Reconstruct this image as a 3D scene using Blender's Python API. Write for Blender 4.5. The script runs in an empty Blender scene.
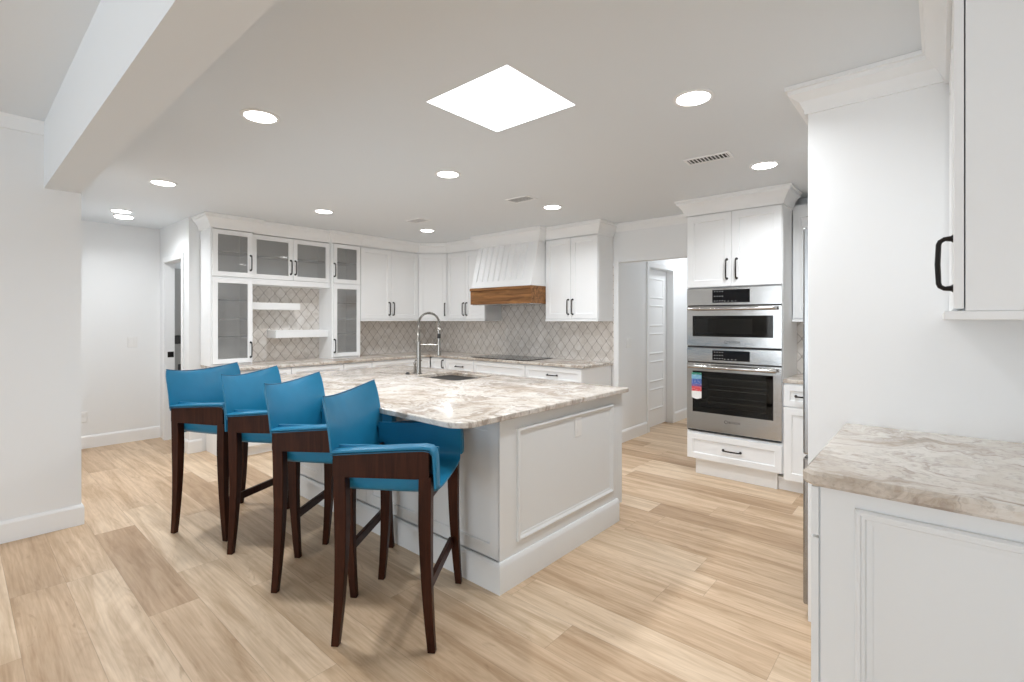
import bpy, bmesh, math, random
from mathutils import Vector, Matrix
random.seed(7)
SC = bpy.context.scene
COL = SC.collection
PI = math.pi
CEIL = 2.46          # kitchen ceiling
LCEIL = 2.68         # living room ceiling

# ------------------------------------------------------------------ camera
YAW = math.atan2(428.0, 489.6)
cam = bpy.data.objects.new('camera', bpy.data.cameras.new('camera'))
COL.objects.link(cam)
cam.location = (0, 0, 1.393)
cam.rotation_euler = (PI / 2, 0, YAW)
cam.data.sensor_width = 36.0
cam.data.lens = 489.6 * 36.0 / 1024.0
cam.data.shift_y = -21.5 / 1024.0
cam.data.clip_start = 0.02
SC.camera = cam

# ------------------------------------------------------------------ view, world, daylight
SC.view_settings.view_transform = 'Standard'
SC.view_settings.look = 'None'
SC.view_settings.exposure = 0.20
SC.view_settings.gamma = 1.0
SC.view_settings.use_curve_mapping = False
SC.cycles.max_bounces = 14
SC.cycles.diffuse_bounces = 8
SC.cycles.glossy_bounces = 5
SC.cycles.transmission_bounces = 8
SC.cycles.transparent_max_bounces = 16
SC.cycles.caustics_reflective = False
SC.cycles.caustics_refractive = False

world = bpy.data.worlds.new('World')
SC.world = world
world.use_nodes = True
wb = world.node_tree.nodes['Background']
wb.inputs[0].default_value = (0.80, 0.90, 1.0, 1)
wb.inputs[1].default_value = 2.0


def area_light(name, loc, rot, sx, sy, power, color=(1, 1, 1), shape='RECTANGLE', spread=PI):
    d = bpy.data.lights.new(name, 'AREA')
    d.shape = shape
    d.size = sx
    d.size_y = sy
    d.energy = power
    d.color = color
    d.spread = spread
    o = bpy.data.objects.new(name, d)
    COL.objects.link(o)
    o.location = loc
    o.rotation_euler = rot
    return o


P_WINDOW, P_CAN, P_SKY, P_SIDE = 62.0, 11.5, 4.0, 16.0
# daylight entering through the living room's back window, behind the camera
area_light('daylight_window', (-1.0, -4.42, 1.35), (PI / 2, 0, 0), 4.4, 2.2, P_WINDOW, (0.90, 0.95, 1.0))
area_light('side_area_light', (2.92, -2.2, 1.4), (PI / 2, 0, PI / 2), 3.0, 2.0, P_SIDE, (0.90, 0.95, 1.0))  # unseen area lamp before the solid side wall; no window is built there


# ------------------------------------------------------------------ materials
def nodes_of(m):
    m.use_nodes = True
    return m.node_tree.nodes, m.node_tree.links


def mat(name, color, rough=0.5, metal=0.0, spec=0.5, coat=0.0, emit=None, estr=0.0, noise=0.0, nscale=30.0, bump=0.0):
    m = bpy.data.materials.new(name)
    N, L = nodes_of(m)
    b = N['Principled BSDF']
    b.inputs['Base Color'].default_value = (*color, 1)
    b.inputs['Roughness'].default_value = rough
    b.inputs['Metallic'].default_value = metal
    b.inputs['Specular IOR Level'].default_value = spec
    b.inputs['Coat Weight'].default_value = coat
    if emit:
        b.inputs['Emission Color'].default_value = (*emit, 1)
        b.inputs['Emission Strength'].default_value = estr
    if noise or bump:
        tc = N.new('ShaderNodeNewGeometry')
        nz = N.new('ShaderNodeTexNoise')
        nz.inputs['Scale'].default_value = nscale
        nz.inputs['Detail'].default_value = 4
        L.new(tc.outputs['Position'], nz.inputs['Vector'])
        if noise:
            mx = N.new('ShaderNodeMix')
            mx.data_type = 'RGBA'
            mx.inputs[6].default_value = (*[c * (1 - noise) for c in color], 1)
            mx.inputs[7].default_value = (*[min(1, c * (1 + noise)) for c in color], 1)
            L.new(nz.outputs['Fac'], mx.inputs[0])
            L.new(mx.outputs[2], b.inputs['Base Color'])
        if bump:
            bp = N.new('ShaderNodeBump')
            bp.inputs['Strength'].default_value = bump
            bp.inputs['Distance'].default_value = 0.002
            L.new(nz.outputs['Fac'], bp.inputs['Height'])
            L.new(bp.outputs['Normal'], b.inputs['Normal'])
    return m


class NG:
    """tiny node-graph helper"""
    def __init__(self, m):
        self.N, self.L = nodes_of(m)
        self.b = self.N['Principled BSDF']

    def link(self, a, b):
        self.L.new(a, b)

    def math(self, op, a, b=None, c=None):
        n = self.N.new('ShaderNodeMath')
        n.operation = op
        for i, v in enumerate((a, b, c)):
            if v is None:
                continue
            if isinstance(v, (int, float)):
                n.inputs[i].default_value = v
            else:
                self.L.new(v, n.inputs[i])
        return n.outputs[0]

    def xyz(self):
        g = self.N.new('ShaderNodeNewGeometry')
        s = self.N.new('ShaderNodeSeparateXYZ')
        self.L.new(g.outputs['Position'], s.inputs[0])
        return s.outputs

    def vec(self, x, y, z):
        c = self.N.new('ShaderNodeCombineXYZ')
        for i, v in enumerate((x, y, z)):
            if isinstance(v, (int, float)):
                c.inputs[i].default_value = v
            else:
                self.L.new(v, c.inputs[i])
        return c.outputs[0]

    def noise(self, v, scale=1.0, detail=4.0, rough=0.5, dist=0.0):
        n = self.N.new('ShaderNodeTexNoise')
        n.inputs['Scale'].default_value = scale
        n.inputs['Detail'].default_value = detail
        n.inputs['Roughness'].default_value = rough
        n.inputs['Distortion'].default_value = dist
        self.L.new(v, n.inputs['Vector'])
        return n.outputs['Fac']

    def white(self, v):
        n = self.N.new('ShaderNodeTexWhiteNoise')
        n.noise_dimensions = '3D'
        self.L.new(v, n.inputs['Vector'])
        return n.outputs['Value']

    def ramp(self, f, stops):
        r = self.N.new('ShaderNodeValToRGB')
        e = r.color_ramp.elements
        while len(e) < len(stops):
            e.new(0.5)
        for i, (p, c) in enumerate(stops):
            e[i].position = p
            e[i].color = (*c, 1)
        self.L.new(f, r.inputs[0])
        return r.outputs[0]

    def mix(self, f, a, b, mode='MIX'):
        n = self.N.new('ShaderNodeMix')
        n.data_type = 'RGBA'
        n.blend_type = mode
        for i, v in ((0, f), (6, a), (7, b)):
            if isinstance(v, (int, float)):
                n.inputs[i].default_value = v
            elif isinstance(v, tuple):
                n.inputs[i].default_value = (*v, 1)
            else:
                self.L.new(v, n.inputs[i])
        return n.outputs[2]

    def bump(self, h, strength=0.2, dist=0.002):
        n = self.N.new('ShaderNodeBump')
        n.inputs['Strength'].default_value = strength
        n.inputs['Distance'].default_value = dist
        self.L.new(h, n.inputs['Height'])
        self.L.new(n.outputs[0], self.b.inputs['Normal'])


def mat_floor():
    m = bpy.data.materials.new('oak_plank_floor')
    g = NG(m)
    x, y, z = g.xyz()
    W, LEN = 0.209, 1.32
    v = g.math('DIVIDE', g.math('ADD', y, 20 * W + 0.0205), W)
    row = g.math('FLOOR', v)
    fv = g.math('SUBTRACT', v, row)
    off = g.white(g.vec(row, 3.7, 1.3))
    u = g.math('ADD', g.math('DIVIDE', g.math('ADD', x, 30.0), LEN), g.math('MULTIPLY', off, 7.0))
    colm = g.math('FLOOR', u)
    fu = g.math('SUBTRACT', u, colm)
    pid = g.white(g.vec(row, colm, 0.5))
    pid2 = g.white(g.vec(colm, row, 9.5))
    sx = g.math('ADD', x, g.math('MULTIPLY', pid, 31.0))
    sy = g.math('ADD', y, g.math('MULTIPLY', pid2, 17.0))
    broad = g.noise(g.vec(g.math('MULTIPLY', sx, 1.0), g.math('MULTIPLY', sy, 13.0), 0.0), 1.0, 5, 0.6, 0.7)
    fine = g.noise(g.vec(g.math('MULTIPLY', sx, 3.2), g.math('MULTIPLY', sy, 75.0), 0.0), 1.0, 4, 0.6, 0.2)
    knots = g.noise(g.vec(g.math('MULTIPLY', sx, 3.0), g.math('MULTIPLY', sy, 11.0), 4.0), 1.0, 3, 0.55, 2.2)
    cath = g.noise(g.vec(g.math('MULTIPLY', sx, 0.9), g.math('MULTIPLY', sy, 5.5), 2.0), 1.0, 2, 0.5, 0.4)
    lines = g.math('MULTIPLY_ADD', g.math('SINE', g.math('MULTIPLY', cath, 120.0)), 0.5, 0.5)
    base = g.ramp(pid, [(0.0, (0.52, 0.365, 0.235)), (0.18, (0.62, 0.455, 0.308)), (0.6, (0.70, 0.53, 0.37)),
                        (1.0, (0.78, 0.625, 0.46))])
    c1 = g.mix(g.ramp(broad, [(0.36, (0, 0, 0)), (0.58, (1, 1, 1))]), g.mix(1.0, base, (0.74, 0.685, 0.62), 'MULTIPLY'), base)
    c2 = g.mix(g.math('MULTIPLY', g.ramp(fine, [(0.40, (1, 1, 1)), (0.6, (0, 0, 0))]), 0.34), c1,
               g.mix(1.0, c1, (0.70, 0.64, 0.57), 'MULTIPLY'))
    c2 = g.mix(g.math('MULTIPLY', g.math('POWER', lines, 2.0), 0.16), c2, g.mix(1.0, c2, (0.70, 0.62, 0.54), 'MULTIPLY'))
    c3 = g.mix(g.math('MULTIPLY', g.ramp(knots, [(0.64, (0, 0, 0)), (0.78, (1, 1, 1))]), 0.55), c2,
               g.mix(1.0, c2, (0.60, 0.53, 0.46), 'MULTIPLY'))
    ey = g.math('MULTIPLY', g.math('MINIMUM', fv, g.math('SUBTRACT', 1.0, fv)), W)
    ex = g.math('MULTIPLY', g.math('MINIMUM', fu, g.math('SUBTRACT', 1.0, fu)), LEN)
    edge = g.math('MINIMUM', ex, ey)
    seam = g.math('LESS_THAN', edge, 0.0012)
    c4 = g.mix(g.math('MULTIPLY', seam, 0.4), c3, (0.22, 0.15, 0.10))
    g.link(c4, g.b.inputs['Base Color'])
    g.b.inputs['Roughness'].default_value = 0.42
    g.b.inputs['Specular IOR Level'].default_value = 0.35
    g.bump(g.math('SUBTRACT', fine, g.math('MULTIPLY', seam, 1.5)), 0.12, 0.001)
    return m


def mat_granite():
    m = bpy.data.materials.new('veined_granite')
    g = NG(m)
    x, y, z = g.xyz()
    zz = g.math('MULTIPLY', z, 2.5)
    # long veins running a little off the counter's length
    a = g.math('ADD', g.math('MULTIPLY', x, 0.94), g.math('MULTIPLY', y, 0.34))
    b = g.math('SUBTRACT', g.math('MULTIPLY', y, 0.94), g.math('MULTIPLY', x, 0.34))
    warp = g.noise(g.vec(g.math('MULTIPLY', x, 2.2), g.math('MULTIPLY', y, 2.2), zz), 1.0, 4, 0.6, 0.6)
    bb = g.math('ADD', g.math('MULTIPLY', b, 5.0), g.math('MULTIPLY', warp, 4.6))
    aa = g.math('MULTIPLY', a, 2.5)
    bands = g.noise(g.vec(aa, bb, zz), 1.0, 6, 0.62, 0.5)
    streak = g.noise(g.vec(g.math('MULTIPLY', a, 5.0), g.math('MULTIPLY', bb, 3.6), g.math('ADD', zz, 7.0)), 1.0, 5, 0.62, 0.4)
    speck = g.noise(g.vec(g.math('MULTIPLY', x, 55.0), g.math('MULTIPLY', y, 55.0), g.math('MULTIPLY', z, 55.0)), 1.0, 3, 0.6)
    c = g.ramp(bands, [(0.26, (0.220, 0.165, 0.123)), (0.37, (0.418, 0.347, 0.281)), (0.46, (0.594, 0.533, 0.468)),
                       (0.56, (0.704, 0.665, 0.616)), (0.66, (0.451, 0.385, 0.330)), (0.78, (0.638, 0.572, 0.501))])
    c = g.mix(g.math('MULTIPLY', g.ramp(streak, [(0.50, (0, 0, 0)), (0.62, (1, 1, 1))]), 0.66), c, (0.27, 0.215, 0.172))
    c = g.mix(g.math('MULTIPLY', g.ramp(speck, [(0.54, (0, 0, 0)), (0.66, (1, 1, 1))]), 0.34), c, (0.24, 0.19, 0.15))
    g.link(c, g.b.inputs['Base Color'])
    g.b.inputs['Roughness'].default_value = 0.19
    g.b.inputs['Specular IOR Level'].default_value = 0.42
    return m


def mat_tile(axis):
    """ogee 'lantern' mosaic; axis = the horizontal world axis of the wall (0: x, 1: y)"""
    m = bpy.data.materials.new('lantern_tile')
    g = NG(m)
    p = g.xyz()
    h, z = p[axis], p[2]
    TW, TH = 0.126, 0.158
    s = g.math('SINE', g.math('MULTIPLY', z, 2 * PI / TH))
    lhs = g.math('SINE', g.math('MULTIPLY', h, 2 * PI / TW))
    tri = g.math('MULTIPLY', g.math('ARCSINE', g.math('MULTIPLY', s, 0.995)), 2 / PI)
    sh = g.math('ADD', g.math('MULTIPLY', s, 0.45), g.math('MULTIPLY', tri, 0.55))
    rhs = g.math('SINE', g.math('MULTIPLY', sh, PI / 2 * 0.97))
    d = g.math('ABSOLUTE', g.math('SUBTRACT', lhs, rhs))
    gr = g.math('SQRT', g.math('ADD', g.math('SUBTRACT', 2.06, g.math('MULTIPLY', lhs, lhs)), g.math('MULTIPLY', g.math('MULTIPLY', rhs, rhs), -1.0)))
    grout = g.ramp(g.math('DIVIDE', d, gr), [(0.07, (1, 1, 1)), (0.17, (0, 0, 0))])
    sgn = g.math('GREATER_THAN', g.math('SUBTRACT', lhs, rhs), 0.0)
    # an id per tile so that the marble tone varies tile by tile
    iu = g.math('FLOOR', g.math('ADD', g.math('DIVIDE', h, TW), g.math('MULTIPLY', sgn, 0.5)))
    iv = g.math('FLOOR', g.math('ADD', g.math('DIVIDE', z, TH), g.math('MULTIPLY', sgn, 0.5)))
    pid = g.white(g.vec(iu, iv, g.math('ADD', sgn, 2.0)))
    vein = g.noise(g.vec(g.math('MULTIPLY', h, 9.0), g.math('MULTIPLY', z, 9.0), g.math('MULTIPLY', pid, 9.0)), 1.0, 5, 0.6, 1.0)
    base = g.ramp(vein, [(0.30, (0.60, 0.56, 0.515)), (0.50, (0.74, 0.705, 0.665)), (0.7, (0.81, 0.785, 0.76))])
    base = g.mix(g.math('MULTIPLY', pid, 0.30), base, (0.57, 0.51, 0.46))
    c = g.mix(g.math('MULTIPLY', grout, 0.85), base, (0.34, 0.305, 0.275))
    g.link(c, g.b.inputs['Base Color'])
    g.b.inputs['Roughness'].default_value = 0.16
    g.bump(g.math('SUBTRACT', 1.0, grout), 0.35, 0.002)
    return m


def mat_wood(name, c0, c1, axis, rough=0.4, stretch=(1.5, 28.0, 28.0), spec=0.3):
    m = bpy.data.materials.new(name)
    g = NG(m)
    t = g.N.new('ShaderNodeTexCoord')
    s = g.N.new('ShaderNodeSeparateXYZ')
    g.link(t.outputs['Object'], s.inputs[0])
    k = [stretch[1]] * 3
    k[axis] = stretch[0]
    v = g.vec(*[g.math('MULTIPLY', s.outputs[i], k[i]) for i in range(3)])
    n = g.noise(v, 1.0, 5, 0.6, 0.8)
    g.link(g.ramp(n, [(0.3, c0), (0.68, c1)]), g.b.inputs['Base Color'])
    g.b.inputs['Roughness'].default_value = rough
    g.b.inputs['Specular IOR Level'].default_value = spec
    g.bump(n, 0.08, 0.001)
    return m


def mat_glass(name, tint, refl=0.10, rough=0.02, seed=0.0):
    m = bpy.data.materials.new(name)
    N, L = nodes_of(m)
    N.remove(N['Principled BSDF'])
    out = N['Material Output']
    tr = N.new('ShaderNodeBsdfTransparent')
    tr.inputs[0].default_value = (*tint, 1)
    gl = N.new('ShaderNodeBsdfGlossy')
    gl.inputs['Roughness'].default_value = rough
    gl.inputs['Color'].default_value = (0.95, 0.95, 0.95, 1)
    fr = N.new('ShaderNodeFresnel')
    fr.inputs['IOR'].default_value = 1.45
    mx = N.new('ShaderNodeMixShader')
    ad = N.new('ShaderNodeMath')
    ad.operation = 'ADD'
    ad.use_clamp = True
    ad.inputs[1].default_value = refl - 0.04
    L.new(fr.outputs[0], ad.inputs[0])
    L.new(ad.outputs[0], mx.inputs[0])
    if seed:
        df = N.new('ShaderNodeBsdfDiffuse')
        df.inputs[0].default_value = (0.70, 0.70, 0.69, 1)
        geo = N.new('ShaderNodeNewGeometry')
        wv = N.new('ShaderNodeTexNoise')
        mp = N.new('ShaderNodeMapping')
        mp.inputs['Scale'].default_value = (60, 60, 3)
        L.new(geo.outputs['Position'], mp.inputs[0])
        L.new(mp.outputs[0], wv.inputs['Vector'])
        sc = N.new('ShaderNodeMath')
        sc.operation = 'MULTIPLY_ADD'
        sc.inputs[1].default_value = 0.5 * seed
        sc.inputs[2].default_value = 0.75 * seed
        L.new(wv.outputs['Fac'], sc.inputs[0])
        m0 = N.new('ShaderNodeMixShader')
        L.new(sc.outputs[0], m0.inputs[0])
        L.new(tr.outputs[0], m0.inputs[1])
        L.new(df.outputs[0], m0.inputs[2])
        L.new(m0.outputs[0], mx.inputs[1])
    else:
        L.new(tr.outputs[0], mx.inputs[1])
    L.new(gl.outputs[0], mx.inputs[2])
    L.new(mx.outputs[0], out.inputs['Surface'])
    return m


def mat_steel(name, color, rough, axis=0):
    m = bpy.data.materials.new(name)
    g = NG(m)
    t = g.N.new('ShaderNodeTexCoord')
    s = g.N.new('ShaderNodeSeparateXYZ')
    g.link(t.outputs['Object'], s.inputs[0])
    k = [900.0] * 3
    k[axis] = 6.0
    n = g.noise(g.vec(*[g.math('MULTIPLY', s.outputs[i], k[i]) for i in range(3)]), 1.0, 2)
    w = g.noise(g.vec(*[g.math('MULTIPLY', s.outputs[i], 5.0) for i in range(3)]), 1.0, 2)
    g.b.inputs['Base Color'].default_value = (*color, 1)
    g.b.inputs['Metallic'].default_value = 1.0
    r = g.math('ADD', g.math('MULTIPLY', n, 0.10), rough - 0.05)
    g.link(r, g.b.inputs['Roughness'])
    g.bump(g.math('ADD', g.math('MULTIPLY', n, 0.15), w), 0.18, 0.006)
    return m


def mat_label():
    m = bpy.data.materials.new('printed_energy_label')
    g = NG(m)
    t = g.N.new('ShaderNodeTexCoord')
    s = g.N.new('ShaderNodeSeparateXYZ')
    g.link(t.outputs['Generated'], s.inputs[0])
    z, x = s.outputs[2], s.outputs[0]
    r = g.N.new('ShaderNodeValToRGB')
    r.color_ramp.interpolation = 'CONSTANT'
    e = r.color_ramp.elements
    st = [(0.0, (0.85, 0.85, 0.83)), (0.30, (0.62, 0.05, 0.06)), (0.48, (0.16, 0.08, 0.28)), (0.56, (0.06, 0.13, 0.45)),
          (0.76, (0.20, 0.48, 0.68)), (0.92, (0.03, 0.26, 0.16))]
    while len(e) < len(st):
        e.new(0.5)
    for i, (p, c) in enumerate(st):
        e[i].position = p
        e[i].color = (*c, 1)
    g.link(z, r.inputs[0])
    n = g.noise(g.vec(g.math('MULTIPLY', x, 7.0), g.math('MULTIPLY', z, 22.0), 0.0), 1.0, 2)
    c = g.mix(g.math('MULTIPLY', g.ramp(n, [(0.52, (0, 0, 0)), (0.60, (1, 1, 1))]), 0.35), r.outputs[0], (0.72, 0.74, 0.78))
    g.link(c, g.b.inputs['Base Color'])
    g.b.inputs['Roughness'].default_value = 0.25
    return m


M_WALL = mat('white_wall_paint', (0.80, 0.81, 0.815), 0.62, spec=0.3, bump=0.05, nscale=160)
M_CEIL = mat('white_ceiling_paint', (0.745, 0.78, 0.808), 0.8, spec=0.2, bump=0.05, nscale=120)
M_TRIM = mat('white_trim_paint', (0.84, 0.85, 0.855), 0.35, spec=0.4, noise=0.004)
M_CAB = mat('white_cabinet_paint', (0.85, 0.86, 0.865), 0.5, spec=0.35, noise=0.004)
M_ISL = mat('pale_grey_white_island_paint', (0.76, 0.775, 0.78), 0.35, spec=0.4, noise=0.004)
M_FLOOR = mat_floor()
M_STONE = mat_granite()
M_TILE_X = mat_tile(0)
M_TILE_Y = mat_tile(1)
M_HANDLE = mat('dark_bronze_handle', (0.022, 0.020, 0.019), 0.35, 0.7, noise=0.1)
M_STEEL = mat_steel('brushed_stainless_steel', (0.50, 0.49, 0.475), 0.13)
M_STEEL_V = mat_steel('fridge_stainless_steel', (0.33, 0.33, 0.33), 0.26, 2)
M_CHROME = mat('brushed_nickel', (0.34, 0.325, 0.30), 0.26, 1.0, noise=0.05)
M_SINK = mat('sink_steel', (0.030, 0.028, 0.026), 0.5, 0.0, spec=0.08, noise=0.1)
M_BLACKGLASS = mat('black_glass', (0.006, 0.006, 0.007), 0.08, spec=0.22, noise=0.05)
M_DARKGAP = mat('gap_shade_and_grip_black', (0.012, 0.012, 0.012), 0.5, noise=0.1)  # painted shade in the oven gaps; real black on grip and grille
M_HOODWOOD = mat_wood('honey_stained_hood_wood', (0.10, 0.040, 0.014), (0.36, 0.170, 0.060), 0, 0.45, (2.2, 30, 30))
M_LEGWOOD = mat_wood('dark_walnut_stain', (0.020, 0.0055, 0.0026), (0.052, 0.0155, 0.0070), 2, 0.34, (3, 40, 40), 0.14)
M_LEATHER = mat('teal_blue_leather', (0.012, 0.172, 0.315), 0.36, spec=0.36, noise=0.10, nscale=14, bump=0.12)
M_PIPE = mat('dark_teal_seam_piping', (0.012, 0.10, 0.19), 0.45, noise=0.08)
M_PANE = mat_glass('seeded_cabinet_glass', (0.96, 0.965, 0.965), 0.045, 0.03, 0.21)  # seeded glass; its milky share also lightens the dim interior
M_SHELFGLASS = mat_glass('glass_shelf', (0.50, 0.56, 0.54), 0.08)
M_PLASTIC = mat('white_plastic_plate', (0.80, 0.80, 0.79), 0.35, noise=0.01)
M_LENS = mat('lit_lamp_lens', (1, 1, 1), 0.5, emit=(1, 0.98, 0.95), estr=9.0)
M_SKY = mat('daylit_skylight_diffuser', (1, 1, 1), 0.5, emit=(0.97, 0.985, 1.0), estr=2.5)
M_VENTDARK = mat('dark_vent_shade', (0.07, 0.068, 0.065), 0.8, noise=0.1)  # dark colour for the shade behind the vent slats
M_GREY = mat('grey_appliance_enamel', (0.42, 0.42, 0.41), 0.4, noise=0.03)
M_DGREY = mat('charcoal_appliance_plastic', (0.05, 0.05, 0.05), 0.35, noise=0.05)
M_LIGHTGREY = mat('light_grey_print', (0.55, 0.55, 0.55), 0.5, noise=0.02)
M_LABEL = mat_label()
M_OVENIN = mat('oven_cavity_enamel', (0.22, 0.215, 0.205), 0.35, noise=0.2)
M_OVENGLASS = mat_glass('smoked_oven_glass', (0.55, 0.54, 0.52), 0.03)
M_RACK = mat('oven_rack_chrome', (0.55, 0.54, 0.52), 0.25, 1.0, noise=0.03)


# ------------------------------------------------------------------ mesh helpers
class MB:
    def __init__(self):
        self.bm = bmesh.new()

    def box(self, x0, x1, y0, y1, z0, z1):
        v = [self.bm.verts.new((x, y, z)) for z in (z0, z1) for y in (y0, y1) for x in (x0, x1)]
        for f in ((0, 2, 3, 1), (4, 5, 7, 6), (0, 1, 5, 4), (2, 6, 7, 3), (0, 4, 6, 2), (1, 3, 7, 5)):
            self.bm.faces.new([v[i] for i in f])
        return v

    def loft(self, rings, cap=True, closed=False):
        """rings: list of equal-length vertex-coordinate loops; skinned in order"""
        R = [[self.bm.verts.new(p) for p in r] for r in rings]
        n = len(R[0])
        seq = list(zip(R, R[1:] + ([R[0]] if closed else [])))
        if not closed:
            seq = list(zip(R[:-1], R[1:]))
        for a, b in seq:
            for i in range(n):
                j = (i + 1) % n
                self.bm.faces.new((a[i], a[j], b[j], b[i]))
        if cap and not closed:
            self.bm.faces.new(list(reversed(R[0])))
            self.bm.faces.new(R[-1])
        return R

    def tube(self, pts, r, seg=10, cap=True):
        pts = [Vector(p) for p in pts]
        rr = r if isinstance(r, (list, tuple)) else [r] * len(pts)
        rings = []
        t0 = (pts[1] - pts[0]).normalized()
        up = Vector((0, 0, 1)) if abs(t0.z) < 0.9 else Vector((1, 0, 0))
        n = t0.cross(up).normalized()
        for i, p in enumerate(pts):
            if i == 0:
                t = pts[1] - pts[0]
            elif i == len(pts) - 1:
                t = pts[-1] - pts[-2]
            else:
                t = (pts[i + 1] - p).normalized() + (p - pts[i - 1]).normalized()
            t.normalize()
            n = (n - t * n.dot(t)).normalized()
            b = t.cross(n)
            rings.append([p + (n * math.cos(2 * PI * k / seg) + b * math.sin(2 * PI * k / seg)) * rr[i] for k in range(seg)])
        self.loft(rings, cap)

    def cyl(self, c, r, z0, z1, seg=24, r1=None):
        r1 = r if r1 is None else r1
        self.loft([[(c[0] + rad * math.cos(2 * PI * k / seg), c[1] + rad * math.sin(2 * PI * k / seg), z) for k in range(seg)]
                   for rad, z in ((r, z0), (r1, z1))])

    def lathe(self, c, prof, seg=28):
        self.loft([[(c[0] + rad * math.cos(2 * PI * k / seg), c[1] + rad * math.sin(2 * PI * k / seg), c[2] + z) for k in range(seg)]
                   for rad, z in prof])

    def prism(self, poly, z0, z1, bev=0.0):
        """horizontal polygon extruded in z, top and bottom edge eased by bev"""
        if bev:
            n = len(poly)
            def inset(d):
                out = []
                for i in range(n):
                    p0, p, p1 = Vector(poly[i - 1]), Vector(poly[i]), Vector(poly[(i + 1) % n])
                    a = (p - p0).normalized()
                    b = (p1 - p).normalized()
                    na, nb = Vector((-a.y, a.x)), Vector((-b.y, b.x))
                    mt = (na + nb) / (1 + na.dot(nb))
                    out.append(p + mt * d)
                return out
            q = inset(bev)
            self.loft([[(*p, z0) for p in q], [(*p, z0 + bev) for p in poly], [(*p, z1 - bev) for p in poly], [(*p, z1) for p in q]])
        else:
            self.loft([[(*p, z0) for p in poly], [(*p, z1) for p in poly]])

    def sweep(self, path, prof, closed=False):
        """path: plan points; prof: closed loop of (outward offset, z); outward = right of travel"""
        n = len(path)
        P = [Vector(p) for p in path]
        rings = []
        for i in range(n):
            if closed or 0 < i < n - 1:
                a = (P[i] - P[i - 1]).normalized()
                b = (P[(i + 1) % n] - P[i]).normalized()
            elif i == 0:
                a = b = (P[1] - P[0]).normalized()
            else:
                a = b = (P[-1] - P[-2]).normalized()
            na, nb = Vector((a.y, -a.x)), Vector((b.y, -b.x))
            mt = (na + nb) / (1 + na.dot(nb))
            rings.append([(P[i].x + mt.x * o, P[i].y + mt.y * o, z) for o, z in prof])
        self.loft(rings, True, closed)

    def shaker(self, x0, x1, z0, z1, y0=-0.02, y1=0.0, fr=0.062, rec=0.009, hole=False, slope=0.004):
        """one connected framed panel; front at y0, back at y1"""
        def ring(d, y):
            return [(x0 + d, y, z0 + d), (x1 - d, y, z0 + d), (x1 - d, y, z1 - d), (x0 + d, y, z1 - d)]
        e = 0.0015
        if hole:
            self.loft([ring(0, y1), ring(0, y0 + e), ring(e, y0), ring(fr - e, y0), ring(fr, y0 + e), ring(fr, y1)], False, True)
        else:
            self.loft([ring(0, y1), ring(0, y0 + e), ring(e, y0), ring(fr, y0), ring(fr + slope, y0 + rec)], True)

    def rect_frame(self, x0, x1, z0, z1, prof):
        """closed moulding rectangle in the xz plane; prof loop of (inward offset, y)"""
        self.loft([[(x0 + o, y, z0 + o), (x1 - o, y, z0 + o), (x1 - o, y, z1 - o), (x0 + o, y, z1 - o)] for o, y in prof], False, True)

    def build(self, name, material, parent=None, smooth=False, bevel=0.0, angle=35):
        bm = self.bm
        bmesh.ops.recalc_face_normals(bm, faces=bm.faces)
        me = bpy.data.meshes.new(name)
        bm.to_mesh(me)
        bm.free()
        me.materials.append(material)
        if smooth:
            for p in me.polygons:
                p.use_smooth = True
            me.set_sharp_from_angle(angle=math.radians(angle))
        o = bpy.data.objects.new(name, me)
        COL.objects.link(o)
        if parent:
            o.parent = parent
        if bevel:
            md = o.modifiers.new('bevel', 'BEVEL')
            md.width = bevel
            md.segments = 2
            md.limit_method = 'ANGLE'
            md.angle_limit = math.radians(40)
        return o


def bx(*a):
    m = MB()
    m.box(*a)
    return m


def tag(o, label, cat, group=None):
    o['label'] = label
    o['category'] = cat
    if group:
        o['group'] = group
    return o


def thing(name, label, cat, loc=(0, 0, 0), rz=0.0, group=None):
    o = bpy.data.objects.new(name, None)
    o.empty_display_size = 0.1
    COL.objects.link(o)
    o.location = loc
    o.rotation_euler = (0, 0, rz)
    return tag(o, label, cat, group)


def struct(o):
    o['kind'] = 'structure'
    return o


def dup_tree(root):
    r = root.copy()
    COL.objects.link(r)
    for ch in root.children:
        c = ch.copy()
        COL.objects.link(c)
        c.parent = r
        for gch in ch.children:
            d = gch.copy()
            COL.objects.link(d)
            d.parent = c
    return r


def pull(parent, x, z, length=0.13, vertical=True, y=-0.02, name='handle', r=0.0061, out=0.030):
    """U-shaped bar pull with flared feet, standing on a door face at local y"""
    h = length / 2
    prof = [(-h, 0.0, r * 1.9), (-h, -0.005, r * 1.25), (-h, -out + 0.012, r), (-h + 0.006, -out + 0.003, r), (-h + 0.014, -out, r),
            (0, -out - 0.002, r * 1.05),
            (h - 0.014, -out, r), (h - 0.006, -out + 0.003, r), (h, -out + 0.012, r), (h, -0.005, r * 1.25), (h, 0.0, r * 1.9)]
    pts = [((x, y + d, z + s) if vertical else (x + s, y + d, z)) for s, d, _ in prof]
    m = MB()
    m.tube(pts, [p[2] for p in prof], 8)
    return m.build(name, M_HANDLE, parent, smooth=True)


CROWN = [(0.0, 2.322), (0.012, 2.322), (0.014, 2.340), (0.020, 2.350), (0.030, 2.376), (0.052, 2.408), (0.068, 2.420), (0.070, 2.438),
         (0.080, 2.441), (0.080, CEIL - 0.001), (0.0, CEIL - 0.001)]


def crown(parent, path, prof=CROWN, name='crown_molding', material=None):
    m = MB()
    m.sweep(path, prof)
    return m.build(name, material or M_CAB, parent, smooth=True, angle=30)


# ------------------------------------------------------------------ the setting
struct(bx(-8.5, 3.2, -4.7, 9.0, -0.10, 0.0).build('floor', M_FLOOR))

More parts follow.
